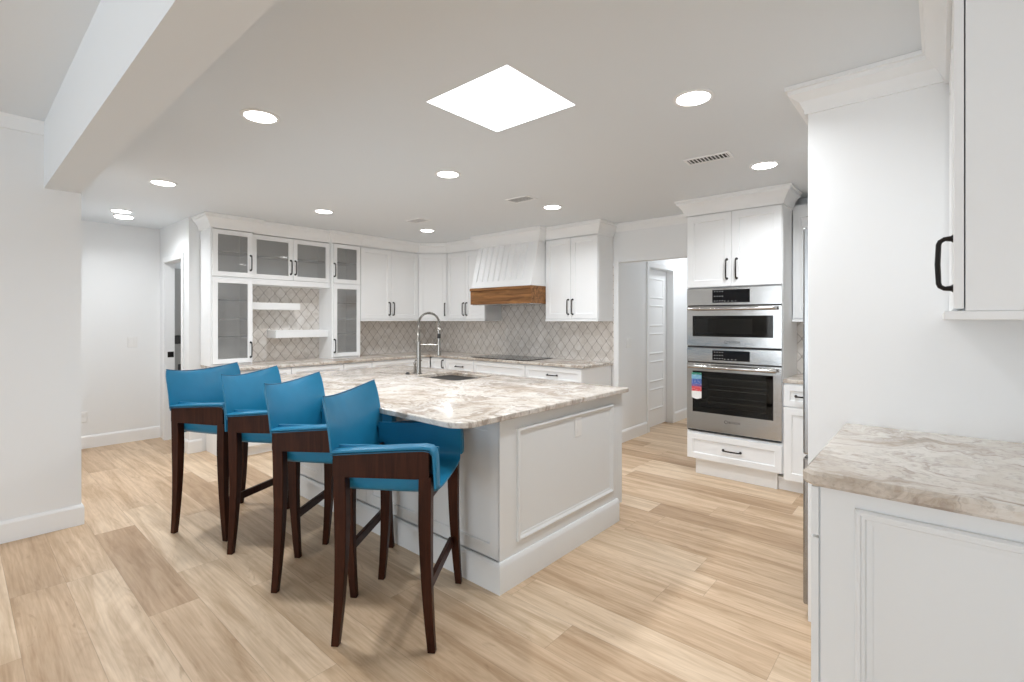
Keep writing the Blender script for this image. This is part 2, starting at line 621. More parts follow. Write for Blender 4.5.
# kitchen ceiling with the skylight's opening
SKX0, SKX1, SKY0, SKY1 = -1.897, -1.366, 1.531, 2.042
m = MB()
out_ring = [(-8.5, 0.575), (3.2, 0.575), (3.2, 9.0), (-8.5, 9.0)]
in_ring = [(SKX0, SKY0), (SKX1, SKY0), (SKX1, SKY1), (SKX0, SKY1)]
m.loft([[(*p, CEIL) for p in out_ring], [(*p, CEIL) for p in in_ring], [(*p, CEIL + 0.2) for p in in_ring],
        [(*p, CEIL + 0.2) for p in out_ring]], False, True)
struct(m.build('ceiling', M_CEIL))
# living room ceiling, beaded boards
m = MB()
m.box(-4.6, 3.2, -4.7, 0.60, LCEIL, LCEIL + 0.15)
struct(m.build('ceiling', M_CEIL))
# header between the two rooms
struct(bx(-4.4, 3.2, 0.395, 0.575, 2.25, LCEIL).build('header_beam', M_CEIL))

# walls
struct(bx(-8.5, -4.4, -4.7, 0.58, 0, LCEIL + 0.1).build('wall_left', M_WALL))          # end of it shows at the photo's left
struct(bx(-7.1, -6.95, 0.58, 3.4, 0, CEIL).build('wall_far_left', M_WALL))
# doorway wall
DX0, DX1, DZ = -6.72, -6.088, 2.045
m = MB()
prof = [(-6.95, 0), (DX0, 0), (DX0, DZ), (DX1, DZ), (DX1, 0), (-5.87, 0), (-5.87, CEIL), (-6.95, CEIL)]
m.loft([[(x, 1.62, z) for x, z in prof], [(x, 1.71, z) for x, z in prof]])
struct(m.build('wall_doorway', M_WALL))
struct(bx(-5.99, -5.87, 1.71, 5.04, 0, CEIL).build('wall_left_kitchen', M_WALL))
struct(bx(-6.95, -5.99, 3.2, 3.4, 0, CEIL).build('wall_laundry', M_WALL))
# back wall with the hall opening
HX0, HX1, HZ = -2.715, -1.74, 2.035
m = MB()
prof = [(-5.87, 0), (HX0, 0), (HX0, HZ), (HX1, HZ), (HX1, 0), (0.36, 0), (0.36, CEIL), (-5.87, CEIL)]
m.loft([[(x, 4.92, z) for x, z in prof], [(x, 5.04, z) for x, z in prof]])
struct(m.build('wall_back', M_WALL))
struct(bx(0.36, 0.50, 0.575, 5.04, 0, CEIL).build('wall_right', M_WALL))
struct(bx(0.36, 3.2, 0.42, 0.5749, 0, CEIL + 0.2).build('wall_living', M_WALL))
struct(bx(3.05, 3.2, -4.7, 0.42, 0, LCEIL).build('wall_living_right', M_WALL))
# hall
DY0, DY1 = 5.68, 6.385
m = MB()
prof = [(5.04, 0), (DY0, 0), (DY0, 2.045), (DY1, 2.045), (DY1, 0), (8.0, 0), (8.0, CEIL), (5.04, CEIL)]
m.loft([[(-2.865, y, z) for y, z in prof], [(HX0, y, z) for y, z in prof]])
struct(m.build('wall_hall_left', M_WALL))
struct(bx(-1.74, -1.60, 5.04, 8.0, 0, CEIL).build('wall_hall_right', M_WALL))
struct(bx(-2.95, -1.60, 8.0, 8.12, 0, CEIL).build('wall_hall_end', M_WALL))
# living room back wall with the window
m = MB()
o_ = [(-4.4, 0), (3.2, 0), (3.2, LCEIL), (-4.4, LCEIL)]
i_ = [(-3.2, 0.2), (1.2, 0.2), (1.2, 2.4), (-3.2, 2.4)]
m.loft([[(x, -4.7, z) for x, z in o_], [(x, -4.7, z) for x, z in i_], [(x, -4.5, z) for x, z in i_], [(x, -4.5, z) for x, z in o_]], False, True)
struct(m.build('wall_living_back', M_WALL))
w = struct(bpy.data.objects.new('window_1', None))
COL.objects.link(w)
w.location = (-1.0, -4.6, 0.2)
m = MB()
m.rect_frame(-2.2, 2.2, 0, 2.2, [(0, -0.04), (0.07, -0.04), (0.07, 0.04), (0, 0.04)])
m.build('window_frame', M_TRIM, w)
for xx in (-0.75, 0.75):
    bx(xx - 0.03, xx + 0.03, -0.03, 0.03, 0.07, 2.13).build('mullion', M_TRIM, w)

# baseboards
BASE = [(0, 0), (0.014, 0), (0.014, 0.118), (0.010, 0.128), (0.006, 0.135), (0, 0.137)]


def baseboard(name, path):
    m = MB()
    m.sweep(path, BASE)
    struct(m.build(name, M_TRIM))


baseboard('baseboard_left', [(-4.4, -4.4), (-4.4, 0.58), (-6.9, 0.58)])
baseboard('baseboard_far_left', [(-6.95, 0.6), (-6.95, 1.62)])
baseboard('baseboard_cabinet', [(-6.036, 1.62), (-5.87, 1.62), (-5.87, 1.735)])
baseboard('baseboard_hall', [(-2.77, 4.92), (HX0, 4.92), (HX0, DY0 - 0.064)])
baseboard('baseboard_hall_end', [(HX0, DY1 + 0.064), (HX0, 8.0)])

# casings
CAS = 0.062


def casing(name, a0, a1, ztop, plane, axis, sign):
    """three-sided flat casing round an opening; axis = the plan axis it runs along"""
    m = MB()
    path = [(a0 - CAS, 0), (a0, 0), (a0, ztop), (a1, ztop), (a1, 0), (a1 + CAS, 0), (a1 + CAS, ztop + CAS), (a0 - CAS, ztop + CAS)]
    t = 0.016 * sign
    if axis == 0:
        m.loft([[(a, plane, z) for a, z in path], [(a, plane + t, z) for a, z in path]])
    else:
        m.loft([[(plane, a, z) for a, z in path], [(plane + t, a, z) for a, z in path]])
    struct(m.build(name, M_TRIM, bevel=0.004))


casing('trim_1', DX0, DX1, DZ, 1.62, 0, -1)
casing('trim_2', DY0, DY1, 2.045, HX0, 1, 1)
# crown of the wall over the hall opening
WCROWN = [(0, 2.375), (0.008, 2.375), (0.014, 2.392), (0.040, 2.420), (0.056, 2.436), (0.058, CEIL - 0.001), (0, CEIL - 0.001)]
m = MB()
m.sweep([(-2.79, 4.92), (-1.72, 4.92)], WCROWN)
struct(m.build('trim_3', M_TRIM, smooth=True, angle=30))
# crown of the living room's left wall
m = MB()
m.sweep([(-4.4, -4.5), (-4.4, 0.395)], [(0, 2.59), (0.014, 2.59), (0.016, 2.66), (0.024, LCEIL - 0.001), (0, LCEIL - 0.001)])
struct(m.build('trim_4', M_TRIM))

# hall door: six raised horizontal panels
d = struct(bpy.data.objects.new('door_1', None))
COL.objects.link(d)
d.location = (-2.80, DY0, 0)
d.rotation_euler = (0, 0, PI / 2)
wd = DY1 - DY0
m = MB()
zs = [0.012, 0.20, 0.50, 0.56, 0.86, 0.92, 1.22, 1.28, 1.58, 1.64, 1.93, 2.035]
m.box(0.002, wd - 0.002, -0.002, 0.034, 0.012, 2.04)
m.build('leaf', M_TRIM, d)
for i in range(5):
    z0, z1 = zs[1 + 2 * i] if i == 0 else zs[2 * i + 1], zs[2 * i + 2]
    p = MB()
    p.rect_frame(0.10, wd - 0.10, z0 + 0.02, z1 + 0.0, [(0, -0.002), (0.014, -0.011), (0.028, -0.002)])
    p.build('panel_molding', M_TRIM, d)
k = MB()
k.lathe((0, 0, 0), [(0.024, 0), (0.024, 0.006), (0.009, 0.012), (0.009, 0.03), (0.022, 0.040), (0.025, 0.052), (0.018, 0.062), (0.004, 0.066)], 18)
ko = k.build('door_knob', M_HANDLE, d, smooth=True)
ko.location = (0.06, -0.002, 0.95)
ko.rotation_euler = (PI / 2, 0, 0)
# doorway strike plate on the left jamb
st = bx(DX0, DX0 + 0.003, 1.640, 1.700, 0.955, 1.020).build('strike_plate', M_HANDLE)
tag(st, 'small black strike plate on the jamb of the left doorway', 'strike plate')

# laundry appliance glimpsed through the doorway
t = thing('laundry_tower', 'grey stacked laundry appliance glimpsed through the narrow left doorway', 'appliance', (-6.90, 1.735, 0), PI / 2)
bx(0, 0.62, 0.02, -0.68 + 0.72, 0, 0.01).build('foot_plate', M_DGREY, t)
m = MB(); m.box(0, 0.62, -0.05, 0.04, 0.01, 1.10); m.build('washer_body', M_GREY, t, bevel=0.008)
m = MB(); m.box(0, 0.62, -0.055, 0.04, 1.103, 1.20); m.build('control_panel', M_DGREY, t, bevel=0.004)
m = MB(); m.box(0, 0.62, -0.05, 0.04, 1.203, 2.0); m.build('dryer_body', M_GREY, t, bevel=0.008)
bx(0.04, 0.58, -0.058, -0.05, 0.15, 0.86).build('door', M_DGREY, t, bevel=0.004)

# tiled backsplashes
struct(bx(-5.87, -5.862, 1.9, 4.92, 0.90, 2.0).build('backsplash_cabinet_side', M_TILE_Y))
struct(bx(-5.862, -2.775, 4.912, 4.92, 0.90, 2.0).build('backsplash_back', M_TILE_X))
struct(bx(-0.955, 0.36, 4.912, 4.92, 0.90, 1.6).build('backsplash_oven_side', M_TILE_X))


# ------------------------------------------------------------------ cabinets
def carcass_box(parent, w, dpt, z0, z1, name='carcass', y0=0.0, material=None):
    return bx(0, w, y0, dpt, z0, z1).build(name, material or M_CAB, parent, bevel=0.001)


def door(parent, x0, x1, z0, z1, handle=None, hz=None, name='door', hlen=0.13, material=None, fr=0.058):
    g = 0.0015
    m = MB()
    m.shaker(x0 + g, x1 - g, z0 + g, z1 - g, fr=fr)
    d = m.build(name, material or M_CAB, parent)
    if handle is not None:
        pull(d, handle, hz, hlen)
    return d


def drawer(parent, x0, x1, z0, z1, handle=True, fr=0.045, hlen=0.13, material=None, hx=None):
    g = 0.0015
    m = MB()
    m.shaker(x0 + g, x1 - g, z0 + g, z1 - g, fr=fr)
    d = m.build('drawer', material or M_CAB, parent)
    if handle:
        pull(d, (x0 + x1) / 2 if hx is None else hx, (z0 + z1) / 2, hlen, vertical=False)
    return d


def glass_door(parent, x0, x1, z0, z1, hx, hz, fr=0.045, y0=-0.02, hlen=0.155):
    g = 0.0015
    m = MB()
    m.shaker(x0 + g, x1 - g, z0 + g, z1 - g, y0=y0, y1=y0 + 0.02, fr=fr, hole=True)
    d = m.build('door', M_CAB, parent)
    bx(x0 + fr - 0.004, x1 - fr + 0.004, y0 + 0.009, y0 + 0.013, z0 + fr - 0.004, z1 - fr + 0.004).build('pane', M_PANE, d)
    pull(d, hx, hz, hlen, y=y0)
    return d


def open_carcass(parent, w, dpt, z0, z1, t=0.018, mid=None, bottom_drop=0.0):
    """open-fronted box: outer loop, front rim, inner loop, one connected mesh"""
    def ring(d, y, zd=0):
        return [(d, y, z0 + d + zd), (w - d, y, z0 + d + zd), (w - d, y, z1 - d), (d, y, z1 - d)]
    m = MB()
    m.loft([ring(0, dpt), ring(0, 0), ring(t, 0, bottom_drop), ring(t, dpt - 0.012, bottom_drop)], True)
    o = m.build('carcass', M_CAB, parent)
    return o


# --- glazed wall, facing +X  (local x runs along +Y)
FX = -5.55                                    # front of tower boxes (door face 20 mm proud)
WALLX = -5.87


def tower(y0, y1, label, hx_side, crown_path):
    t = thing('glass_tower_cabinet', label, 'cabinet', (FX, y0, 0.915), PI / 2)
    w, dpt = y1 - y0, FX - WALLX - 0.004
    open_carcass(t, w, dpt, 0.0, 2.36 - 0.915)
    # rail between the two doors
    bx(0.018, w - 0.018, 0.0, dpt - 0.012, 0.900, 0.925).build('fixed_shelf', M_CAB, t)
    hx = w - 0.024 if hx_side > 0 else 0.024
    glass_door(t, 0.012, w - 0.004, 0.022, 0.903, hx, 0.022 + 0.045 + 0.09, 0.048)
    glass_door(t, 0.012, w - 0.004, 0.922, 1.402, hx, 0.922 + 0.045 + 0.112, 0.048)
    for z in (1.215 - 0.915, 1.398 - 0.915, 1.595 - 0.915, 2.093 - 0.915):
        bx(0.02, w - 0.02, 0.012, dpt - 0.02, z - 0.004, z + 0.004).build('shelf', M_SHELFGLASS, t)
    pr = [(o, z - 0.915) for o, z in CROWN]
    crown(t, crown_path(w, dpt), pr)
    return t


tower(1.72, 2.12, 'white glass-door tower on the counter, at the doorway end of the glazed wall', 1,
      lambda w, d: [(w, 0.055), (w, -0.02), (0, -0.02), (0, d)][::-1])
tower(3.03, 3.41, 'white glass-door tower on the counter, between the alcove and the solid upper cabinets', -1,
      lambda w, d: [(w, -0.02), (0, -0.02), (0, 0.055)][::-1])
# central glazed unit
t = thing('glazed_upper_cabinet', 'white two-door glazed cabinet bridging the alcove between two towers', 'cabinet', (-5.605, 2.122, 1.775), PI / 2)
w, dpt = 0.906, 0.258
open_carcass(t, w, dpt, 0.0, 2.36 - 1.775, bottom_drop=0.02)
glass_door(t, 0.004, w / 2, 0.062, 0.542, w / 2 - 0.026, 0.062 + 0.15, 0.05)
glass_door(t, w / 2, w - 0.004, 0.062, 0.542, w / 2 + 0.026, 0.062 + 0.15, 0.05)
bx(0.02, w - 0.02, 0.012, dpt - 0.02, 0.312, 0.318).build('shelf', M_SHELFGLASS, t)
bx(0.002, w - 0.002, -0.02, -0.002, 0.0, 0.060).build('light_rail', M_CAB, t, bevel=0.002)
crown(t, [(0, -0.02), (w, -0.02)], [(o, z - 1.775) for o, z in CROWN])

# floating shelves in the alcove
for nm, y0, y1, z0, z1 in (('white floating shelf high in the alcove, fixed to the left tower', 2.122, 2.68, 1.503, 1.580),
                           ('white floating shelf low in the alcove, fixed to the right tower', 2.40, 3.028, 1.183, 1.268)):
    tag(bx(-5.862, -5.63, y0, y1, z0, z1).build('floating_shelf', M_CAB, bevel=0.002), nm, 'shelf', 'floating shelves in the tiled alcove')

UZ0, UZ1 = 1.372, 2.36


DT = 2.314


def upper(name, label, loc, rz, w, dpt, splits, handles, crown_path, z0=UZ0, hz=None, rail=True, pr=CROWN):
    t = thing(name, label, 'cabinet', (loc[0], loc[1], z0), rz)
    carcass_box(t, w, dpt, 0.0 if not rail else 0.024, UZ1 - z0)
    for (a, b), h in zip(splits, handles):
        door(t, a, b, 0.028 if rail else 0.0, DT - z0, h, (1.535 if hz is None else hz) - z0, hlen=0.165)
    if rail:
        m = MB()
        m.box(0.0, w, -0.024, dpt, 0.0, 0.024)
        m.build('light_rail', M_CAB, t, bevel=0.003)
    if crown_path:
        crown(t, crown_path(w, dpt), [(o, z - z0) for o, z in pr])
    return t


upper('upper_cabinet', 'white two-door wall cabinet right of the glazed towers, before the corner', (FX, 3.412), PI / 2, 0.916, 0.31,
      [(0.004, 0.458), (0.458, 0.912)], [0.458 - 0.032, 0.458 + 0.032], lambda w, d: [(0, -0.02), (w, -0.02)])
# diagonal corner cabinet
A, B = Vector((-5.55, 4.33)), Vector((-5.23, 4.61))
ang = math.atan2(B.y - A.y, B.x - A.x)
t = thing('corner_upper_cabinet', 'white diagonal corner wall cabinet with a single door', 'cabinet', (A.x, A.y, UZ0), ang)
wl = (B - A).length
R_ = Matrix.Rotation(-ang, 2)
loc2 = lambda x, y: tuple(R_ @ (Vector((x, y)) - A))
poly = [(0, 0), (wl, 0), loc2(-5.23, 4.908), loc2(-5.858, 4.908), loc2(-5.858, 4.33)]
m = MB(); m.prism(poly, 0.024, UZ1 - UZ0); m.build('carcass', M_CAB, t)
m = MB(); m.prism([(0, -0.02), (wl, -0.02), (wl, 0), loc2(-5.23, 4.908), loc2(-5.858, 4.908), loc2(-5.858, 4.33), (0, 0)], 0.0, 0.0235)
m.build('light_rail', M_CAB, t)
door(t, 0.012, wl - 0.012, 0.028, DT - UZ0, wl - 0.045, 1.535 - UZ0, hlen=0.165)
crown(t, [(0.0, -0.02), (wl, -0.02)], [(o, z - UZ0) for o, z in CROWN])

upper('upper_cabinet', 'white two-door wall cabinet between the corner and the hood', (-5.228, 4.61), 0, 0.744, 0.30,
      [(0.004, 0.372), (0.372, 0.74)], [0.372 - 0.030, 0.372 + 0.030], lambda w, d: [(0, -0.02), (w, -0.02)])
upper('upper_cabinet', 'white two-door wall cabinet right of the hood, beside the hall opening', (-3.492, 4.61), 0, 0.712, 0.30,
      [(0.004, 0.356), (0.356, 0.708)], [0.356 - 0.030, 0.356 + 0.030], lambda w, d: [(0, -0.02), (w, -0.02), (w, d)])

# range hood
t = thing('range_hood', 'white fluted range hood with a honey-coloured wooden band over the cooktop', 'range hood', (-4.478, 4.325, 1.58), 0)
W = 0.982
H0, H1 = 0.205, 2.36 - 1.58
YT = 0.150                                                  # how far the top leans back
m = MB()
m.loft([[(0, 0, 0), (W, 0, 0), (W, 0.585, 0), (0, 0.585, 0)], [(0, 0, 0.165), (W, 0, 0.165), (W, 0.585, 0.165), (0, 0.585, 0.165)],
        [(-0.004, -0.012, 0.172), (W + 0.004, -0.012, 0.172), (W + 0.004, 0.585, 0.172), (-0.004, 0.585, 0.172)],
        [(-0.004, -0.012, 0.196), (W + 0.004, -0.012, 0.196), (W + 0.004, 0.585, 0.196), (-0.004, 0.585, 0.196)],
        [(0, 0, 0.203), (W, 0, 0.203), (W, 0.585, 0.203), (0, 0.585, 0.203)]])
m.build('wood_band', M_HOODWOOD, t)
# shroud: columns of boards with v-grooves between two raised stiles
cols = []
xs0, xs1 = 0.075, W - 0.075
cols += [(0.004, 0.0), (xs0, 0.0), (xs0 + 0.001, 0.013)]
nb = 9
for i in range(nb):
    a = xs0 + (xs1 - xs0) * i / nb
    b = xs0 + (xs1 - xs0) * (i + 1) / nb
    if i:
        cols += [(a - 0.013, 0.013), (a, 0.030), (a + 0.013, 0.013)]
cols += [(xs1 - 0.001, 0.013), (xs1, 0.0), (W - 0.004, 0.0)]
m = MB()


def fy(z):
    return 0.006 + YT * (z - H0) / (H1 - H0)


rows = [(H0, 0), (H0 + 0.075, 0), (H0 + 0.077, 1), (H1 - 0.055, 1), (H1 - 0.053, 0), (H1, 0)]
rings = []
for z, on in rows:
    front = [(x, fy(z) + (dd if on else 0.0), z) for x, dd in cols]
    rings.append(front + [(W - 0.004, 0.585, z), (0.004, 0.585, z)])
m.loft(rings)
m.build('shroud', M_CAB, t)
bx(0.02, W - 0.02, 0.02, 0.57, -0.006, 0.0).build('filter_insert', M_STEEL, t)
crown(t, [(0.0, YT + 0.10), (0.0, YT - 0.004), (W, YT - 0.004), (W, YT + 0.10)], [(o, z - 1.58 - 0.012 * (z < 2.4)) for o, z in CROWN])

# --- base cabinets
BZ0, BZ1 = 0.105, 0.884


def base(label, loc, rz, w, dpt, fronts, ends=None, name='base_cabinet', cat='cabinet', material=None, toe0=0.0):
    t = thing(name, label, cat, (loc[0], loc[1], 0), rz)
    carcass_box(t, w, dpt, BZ0, BZ1, material=material)
    bx(toe0, w, 0.075, dpt, 0.0, BZ0 - 0.0005).build('toe_kick', material or M_CAB, t)
    for f in fronts:
        if f[0] == 'drawer':
            drawer(t, *f[1:5], handle=f[5] if len(f) > 5 else True)
        else:
            door(t, *f[1:])
    return t


BX = -5.26
units = [(1.775, 2.40, 'white base cabinet at the doorway end, under the left glazed tower'),
         (2.40, 3.012, 'white base cabinet under the tiled alcove, behind the stools'),
         (3.012, 3.39, 'narrow white base cabinet under the right glazed tower'),
         (3.39, 4.30, 'white base cabinet under the solid wall cabinets, running to the corner')]
for y0, y1, lab in units:
    w = y1 - y0 - 0.002
    base(lab, (BX, y0), PI / 2, w, BX + 5.866, [('drawer', 0.002, w - 0.002, 0.70, 0.872, w < 0.7), ('door', 0.002, w / 2, 0.11, 0.695, w / 2 - 0.035, 0.60),
                                               ('door', w / 2, w - 0.002, 0.11, 0.695, w / 2 + 0.035, 0.60)])
BY = 4.325
units = [(-5.238, -4.93, 'narrow white base cabinet in the kitchen corner, left of the drawer stack', 'corner'),
         (-4.93, -4.40, 'white drawer base between the corner and the cooktop', 'd'),
         (-4.40, -3.565, 'white base cabinet with a blank front under the cooktop', 'b'),
         (-3.565, -2.80, 'white drawer base right of the cooktop, ending beside the hall', 'd')]
for x0, x1, lab, kind in units:
    w = x1 - x0 - 0.002
    fr = [('drawer', 0.002, w - 0.002, 0.70, 0.872, kind == 'd'), ('drawer', 0.002, w - 0.002, 0.41, 0.695, kind == 'd'),
          ('drawer', 0.002, w - 0.002, 0.11, 0.405, kind == 'd')]
    t = base(lab, (x0, BY), 0, w, 4.908 - BY, fr)
    if kind == 'corner':
        pull(t, w - 0.05, 0.80, 0.10, True)

# worktop: one continuous L
def slab(name, label, poly, z0, z1, bev=0.005):
    m = MB()
    m.prism(poly, z0, z1, bev)
    return tag(m.build(name, M_STONE, smooth=True, angle=25), label, 'worktop')


slab('worktop', 'L-shaped veined granite worktop along the glazed wall and under the hood',
     [(-5.861, 1.725), (-5.225, 1.725), (-5.225, 4.29), (-2.775, 4.29), (-2.775, 4.911), (-5.861, 4.911)], 0.885, 0.915)

# cooktop
t = thing('cooktop', 'black glass cooktop set into the worktop under the hood', 'cooktop', (-4.03, 4.60, 0.9155), 0)
m = MB(); m.prism([(-0.45, -0.26), (0.45, -0.26), (0.45, 0.26), (-0.45, 0.26)], 0.0, 0.007, 0.002); m.build('glass_top', M_BLACKGLASS, t)
for cx, cy, r in ((-0.27, -0.11, 0.08), (-0.27, 0.12, 0.10), (0.0, 0.02, 0.12), (0.27, -0.11, 0.09), (0.27, 0.12, 0.075)):
    m = MB()
    m.loft([[(cx + q * math.cos(2 * PI * k / 32), cy + q * math.sin(2 * PI * k / 32), z) for k in range(32)]
            for q, z in ((r, 0.0071), (r, 0.0074), (r - 0.004, 0.0074), (r - 0.004, 0.0071))], False, True)
    m.build('burner_ring', M_LIGHTGREY, t)
bx(-0.06, 0.06, -0.245, -0.225, 0.0071, 0.0074).build('touch_control', M_LIGHTGREY, t)

# --- tall oven housing
OX0, OX1, OY = -1.728, -0.950, 4.40
w = OX1 - OX0
t = thing('oven_tower_cabinet', 'tall white cabinet housing both stainless ovens, beside the hall opening', 'cabinet', (OX0, OY, 0), 0)
m = MB()


def ring(d, y, za, zb):
    return [(d, y, za + 0), (w - d, y, za + 0), (w - d, y, zb), (d, y, zb)]


m.loft([[(0, 0.505, 0.15), (w, 0.505, 0.15), (w, 0.505, 2.36), (0, 0.505, 2.36)], [(0, 0, 0.15), (w, 0, 0.15), (w, 0, 2.36), (0, 0, 2.36)],
        [(0.018, 0, 0.392), (w - 0.018, 0, 0.392), (w - 0.018, 0, 1.672), (0.018, 0, 1.672)],
        [(0.018, 0.49, 0.392), (w - 0.018, 0.49, 0.392), (w - 0.018, 0.49, 1.672), (0.018, 0.49, 1.672)]])
m.build('carcass', M_CAB, t)
bx(0.055, w - 0.055, 0.057, 0.505, 0.0, 0.15).build('toe_kick', M_CAB, t)
drawer(t, 0.004, w - 0.004, 0.152, 0.378, fr=0.05, hlen=0.14)
door(t, 0.004, w / 2, 1.678, 2.318, w / 2 - 0.040, 1.827, hlen=0.165)
door(t, w / 2, w - 0.004, 1.678, 2.318, w / 2 + 0.040, 1.827, hlen=0.165)
crown(t, [(0, 0.505), (0, -0.02), (w, -0.02), (w, 0.29)])


def logo(parent, x, y, z, size):
    cu = bpy.data.curves.new('lettering', 'FONT')
    cu.body = 'BOSCH'
    cu.size = size
    cu.align_x = 'LEFT'
    cu.align_y = 'CENTER'
    cu.extrude = 0.0003
    cu.space_character = 1.1
    tmp = bpy.data.objects.new('tmp', cu)
    COL.objects.link(tmp)
    bpy.context.view_layer.update()
    me = bpy.data.meshes.new_from_object(tmp)
    bpy.data.objects.remove(tmp)
    me.materials.append(M_DGREY)
    me.transform(Matrix.Rotation(PI / 2, 4, 'X'))
    o = bpy.data.objects.new('lettering', me)
    COL.objects.link(o)
    o.parent = parent
    o.location = (x - size * 1.35, y, z)
    m = MB()
    r = size * 0.52
    m.loft([[(x - size * 2.1 + q * math.cos(2 * PI * k / 24), y + yy, z + q * math.sin(2 * PI * k / 24)) for k in range(24)]
            for q, yy in ((r, 0), (r, -0.0005), (r * 0.78, -0.0005), (r * 0.78, 0))], False, True)
    m.build('emblem_ring', M_DGREY, parent)


def oven(label, z0, z1, zc, win, hz, name, micro=False):
    """z0..z1 whole height, control panel above zc"""
    t = thing(name, label, 'oven', (OX0 + 0.004, OY - 0.022, z0), 0)
    ww = w - 0.008
    h, c = z1 - z0, zc - z0
    # body in the housing, an open cavity behind the window
    m = MB()
    wx0, wx1, wz0, wz1 = win[0], win[1], win[2] - z0, win[3] - z0
    f = [(0.024, 0.022, 0.004), (ww - 0.024, 0.022, 0.004), (ww - 0.024, 0.022, h - 0.006), (0.024, 0.022, h - 0.006)]
    bk = [(a, 0.49, b) for a, _, b in f]
    cf = [(wx0 - 0.01, 0.022, wz0 - 0.01), (wx1 + 0.01, 0.022, wz0 - 0.01), (wx1 + 0.01, 0.022, wz1 + 0.01), (wx0 - 0.01, 0.022, wz1 + 0.01)]
    cb = [(a, 0.40, b) for a, _, b in cf]
    m.loft([bk, f, cf, cb])
    m.build('cavity', M_OVENIN, t)
    m = MB(); m.box(0.0, ww, 0.0, 0.021, c + 0.006, h); cp = m.build('control_panel', M_STEEL, t, bevel=0.002)
    bx(0.225, 0.530, -0.0022, 0.0, c + 0.026, h - 0.018).build('display', M_BLACKGLASS, cp)
    # printed symbols on the display
    for i in range(4):
        for j in range(3):
            xx = 0.240 + i * 0.022
            zz = c + 0.040 + j * (h - c - 0.075) / 2
            bx(xx, xx + 0.008, -0.0027, -0.0022, zz, zz + 0.004).build('symbol', M_LIGHTGREY, cp)
    for i in range(4):
        xx = 0.325 + i * 0.030
        bx(xx, xx + 0.008, -0.0027, -0.0022, c + 0.036, c + 0.041).build('symbol', M_LIGHTGREY, cp)
    # door: steel frame round a smoked window
    m = MB()
    o_ = lambda d, y: [(0.0 + d, y, 0.012 + d), (ww - d, y, 0.012 + d), (ww - d, y, c - 0.004 - d), (0.0 + d, y, c - 0.004 - d)]
    wi = lambda y: [(wx0, y, wz0), (wx1, y, wz0), (wx1, y, wz1), (wx0, y, wz1)]
    m.loft([o_(0, 0.020), o_(0, 0.0), o_(0.002, -0.002), wi(-0.002), wi(0.020)], False, True)
    dr = m.build('door', M_STEEL, t)
    bx(wx0, wx1, 0.002, 0.006, wz0, wz1).build('window', M_OVENGLASS, dr)
    m = MB()
    bw = 0.050 if not micro else 0.028
    m.rect_frame(wx0 + 0.0005, wx1 - 0.0005, wz0 + 0.0005, wz1 - 0.0005, [(0, 0.0065), (bw, 0.0065), (bw, 0.0085), (0, 0.0085)])
    m.build('window_border', M_BLACKGLASS, dr)
    if micro:
        bx(wx1 - 0.16, wx1 - 0.03, 0.0065, 0.0085, wz0 + 0.03, wz1 - 0.03).build('window_mask', M_BLACKGLASS, dr)
    m = MB()
    hx0, hx1 = 0.030, ww - 0.030
    zz = hz - z0
    m.tube([(hx0, -0.052, zz), (hx0 + 0.005, -0.052, zz), (hx1 - 0.005, -0.052, zz), (hx1, -0.052, zz)], [0.013, 0.016, 0.016, 0.013], 14)
    for xx in (hx0 + 0.03, hx1 - 0.03):
        m.box(xx - 0.010, xx + 0.010, -0.048, -0.002, zz - 0.009, zz + 0.009)
    m.build('handle', M_STEEL, dr, smooth=True)
    logo(dr, ww / 2 + 0.012, -0.0022, 0.108 if not micro else 0.052, 0.027)
    bx(0.004, ww - 0.004, 0.004, 0.020, 0.0, 0.010).build('bottom_gap_shade', M_DARKGAP, t)  # black strip painted in for the dark gap under the door
    bx(0.004, ww - 0.004, 0.004, 0.020, c - 0.003, c + 0.005).build('panel_gap_shade', M_DARKGAP, t)  # black strip for the shaded gap between door and control panel
    if not micro:
        for zr in (wz0 + 0.09, wz0 + 0.20, wz0 + 0.30):
            m = MB()
            m.rect_frame(0, wx1 - wx0 - 0.04, 0, 0.30, [(0, -0.003), (0.006, -0.003), (0.006, 0.003), (0, 0.003)])
            for q in range(1, 12):
                xx = q * (wx1 - wx0 - 0.04) / 12
                m.box(xx - 0.002, xx + 0.002, -0.002, 0.002, 0.003, 0.297)
            rk = m.build('rack', M_RACK, t)
            rk.location = (wx0 + 0.02, 0.06, zr)
            rk.rotation_euler = (-PI / 2, 0, 0)
    return t, dr


ov, od = oven('lower built-in stainless wall oven with an energy label on its window', 0.402, 1.142, 1.012, (0.052, 0.708, 0.572, 0.936), 0.978, 'built_in_oven')
m = MB()
m.loft([[(0.044, y, 0.294), (0.088, y, 0.282), (0.132, y, 0.294), (0.132, y, 0.518), (0.044, y, 0.518)] for y in (-0.0045, -0.0030)])
m.build('energy_label', M_LABEL, od)
mw, md = oven('upper built-in stainless microwave oven with a wide dark window', 1.146, 1.668, 1.512, (0.052, 0.708, 1.243, 1.426), 1.487, 'microwave_oven', True)

# small base + wall cabinet between oven tower and fridge
t = base('white base cabinet between the oven tower and the refrigerator', (OX1 + 0.002, OY + 0.004), 0, 0.60, 4.908 - OY - 0.004,
         [('drawer', 0.002, 0.31, 0.70, 0.872), ('door', 0.002, 0.31, 0.11, 0.695)], toe0=-0.054)
slab('worktop', 'short veined granite worktop between the oven tower and the refrigerator',
     [(OX1 + 0.002, 4.385), (-0.355, 4.385), (-0.355, 4.911), (OX1 + 0.002, 4.911)], 0.885, 0.915)
upper('upper_cabinet', 'narrow white wall cabinet seen between oven tower and refrigerator', (OX1 + 0.004, 4.72), 0, 0.60, 0.19,
      [(0.004, 0.42)], [None], None)

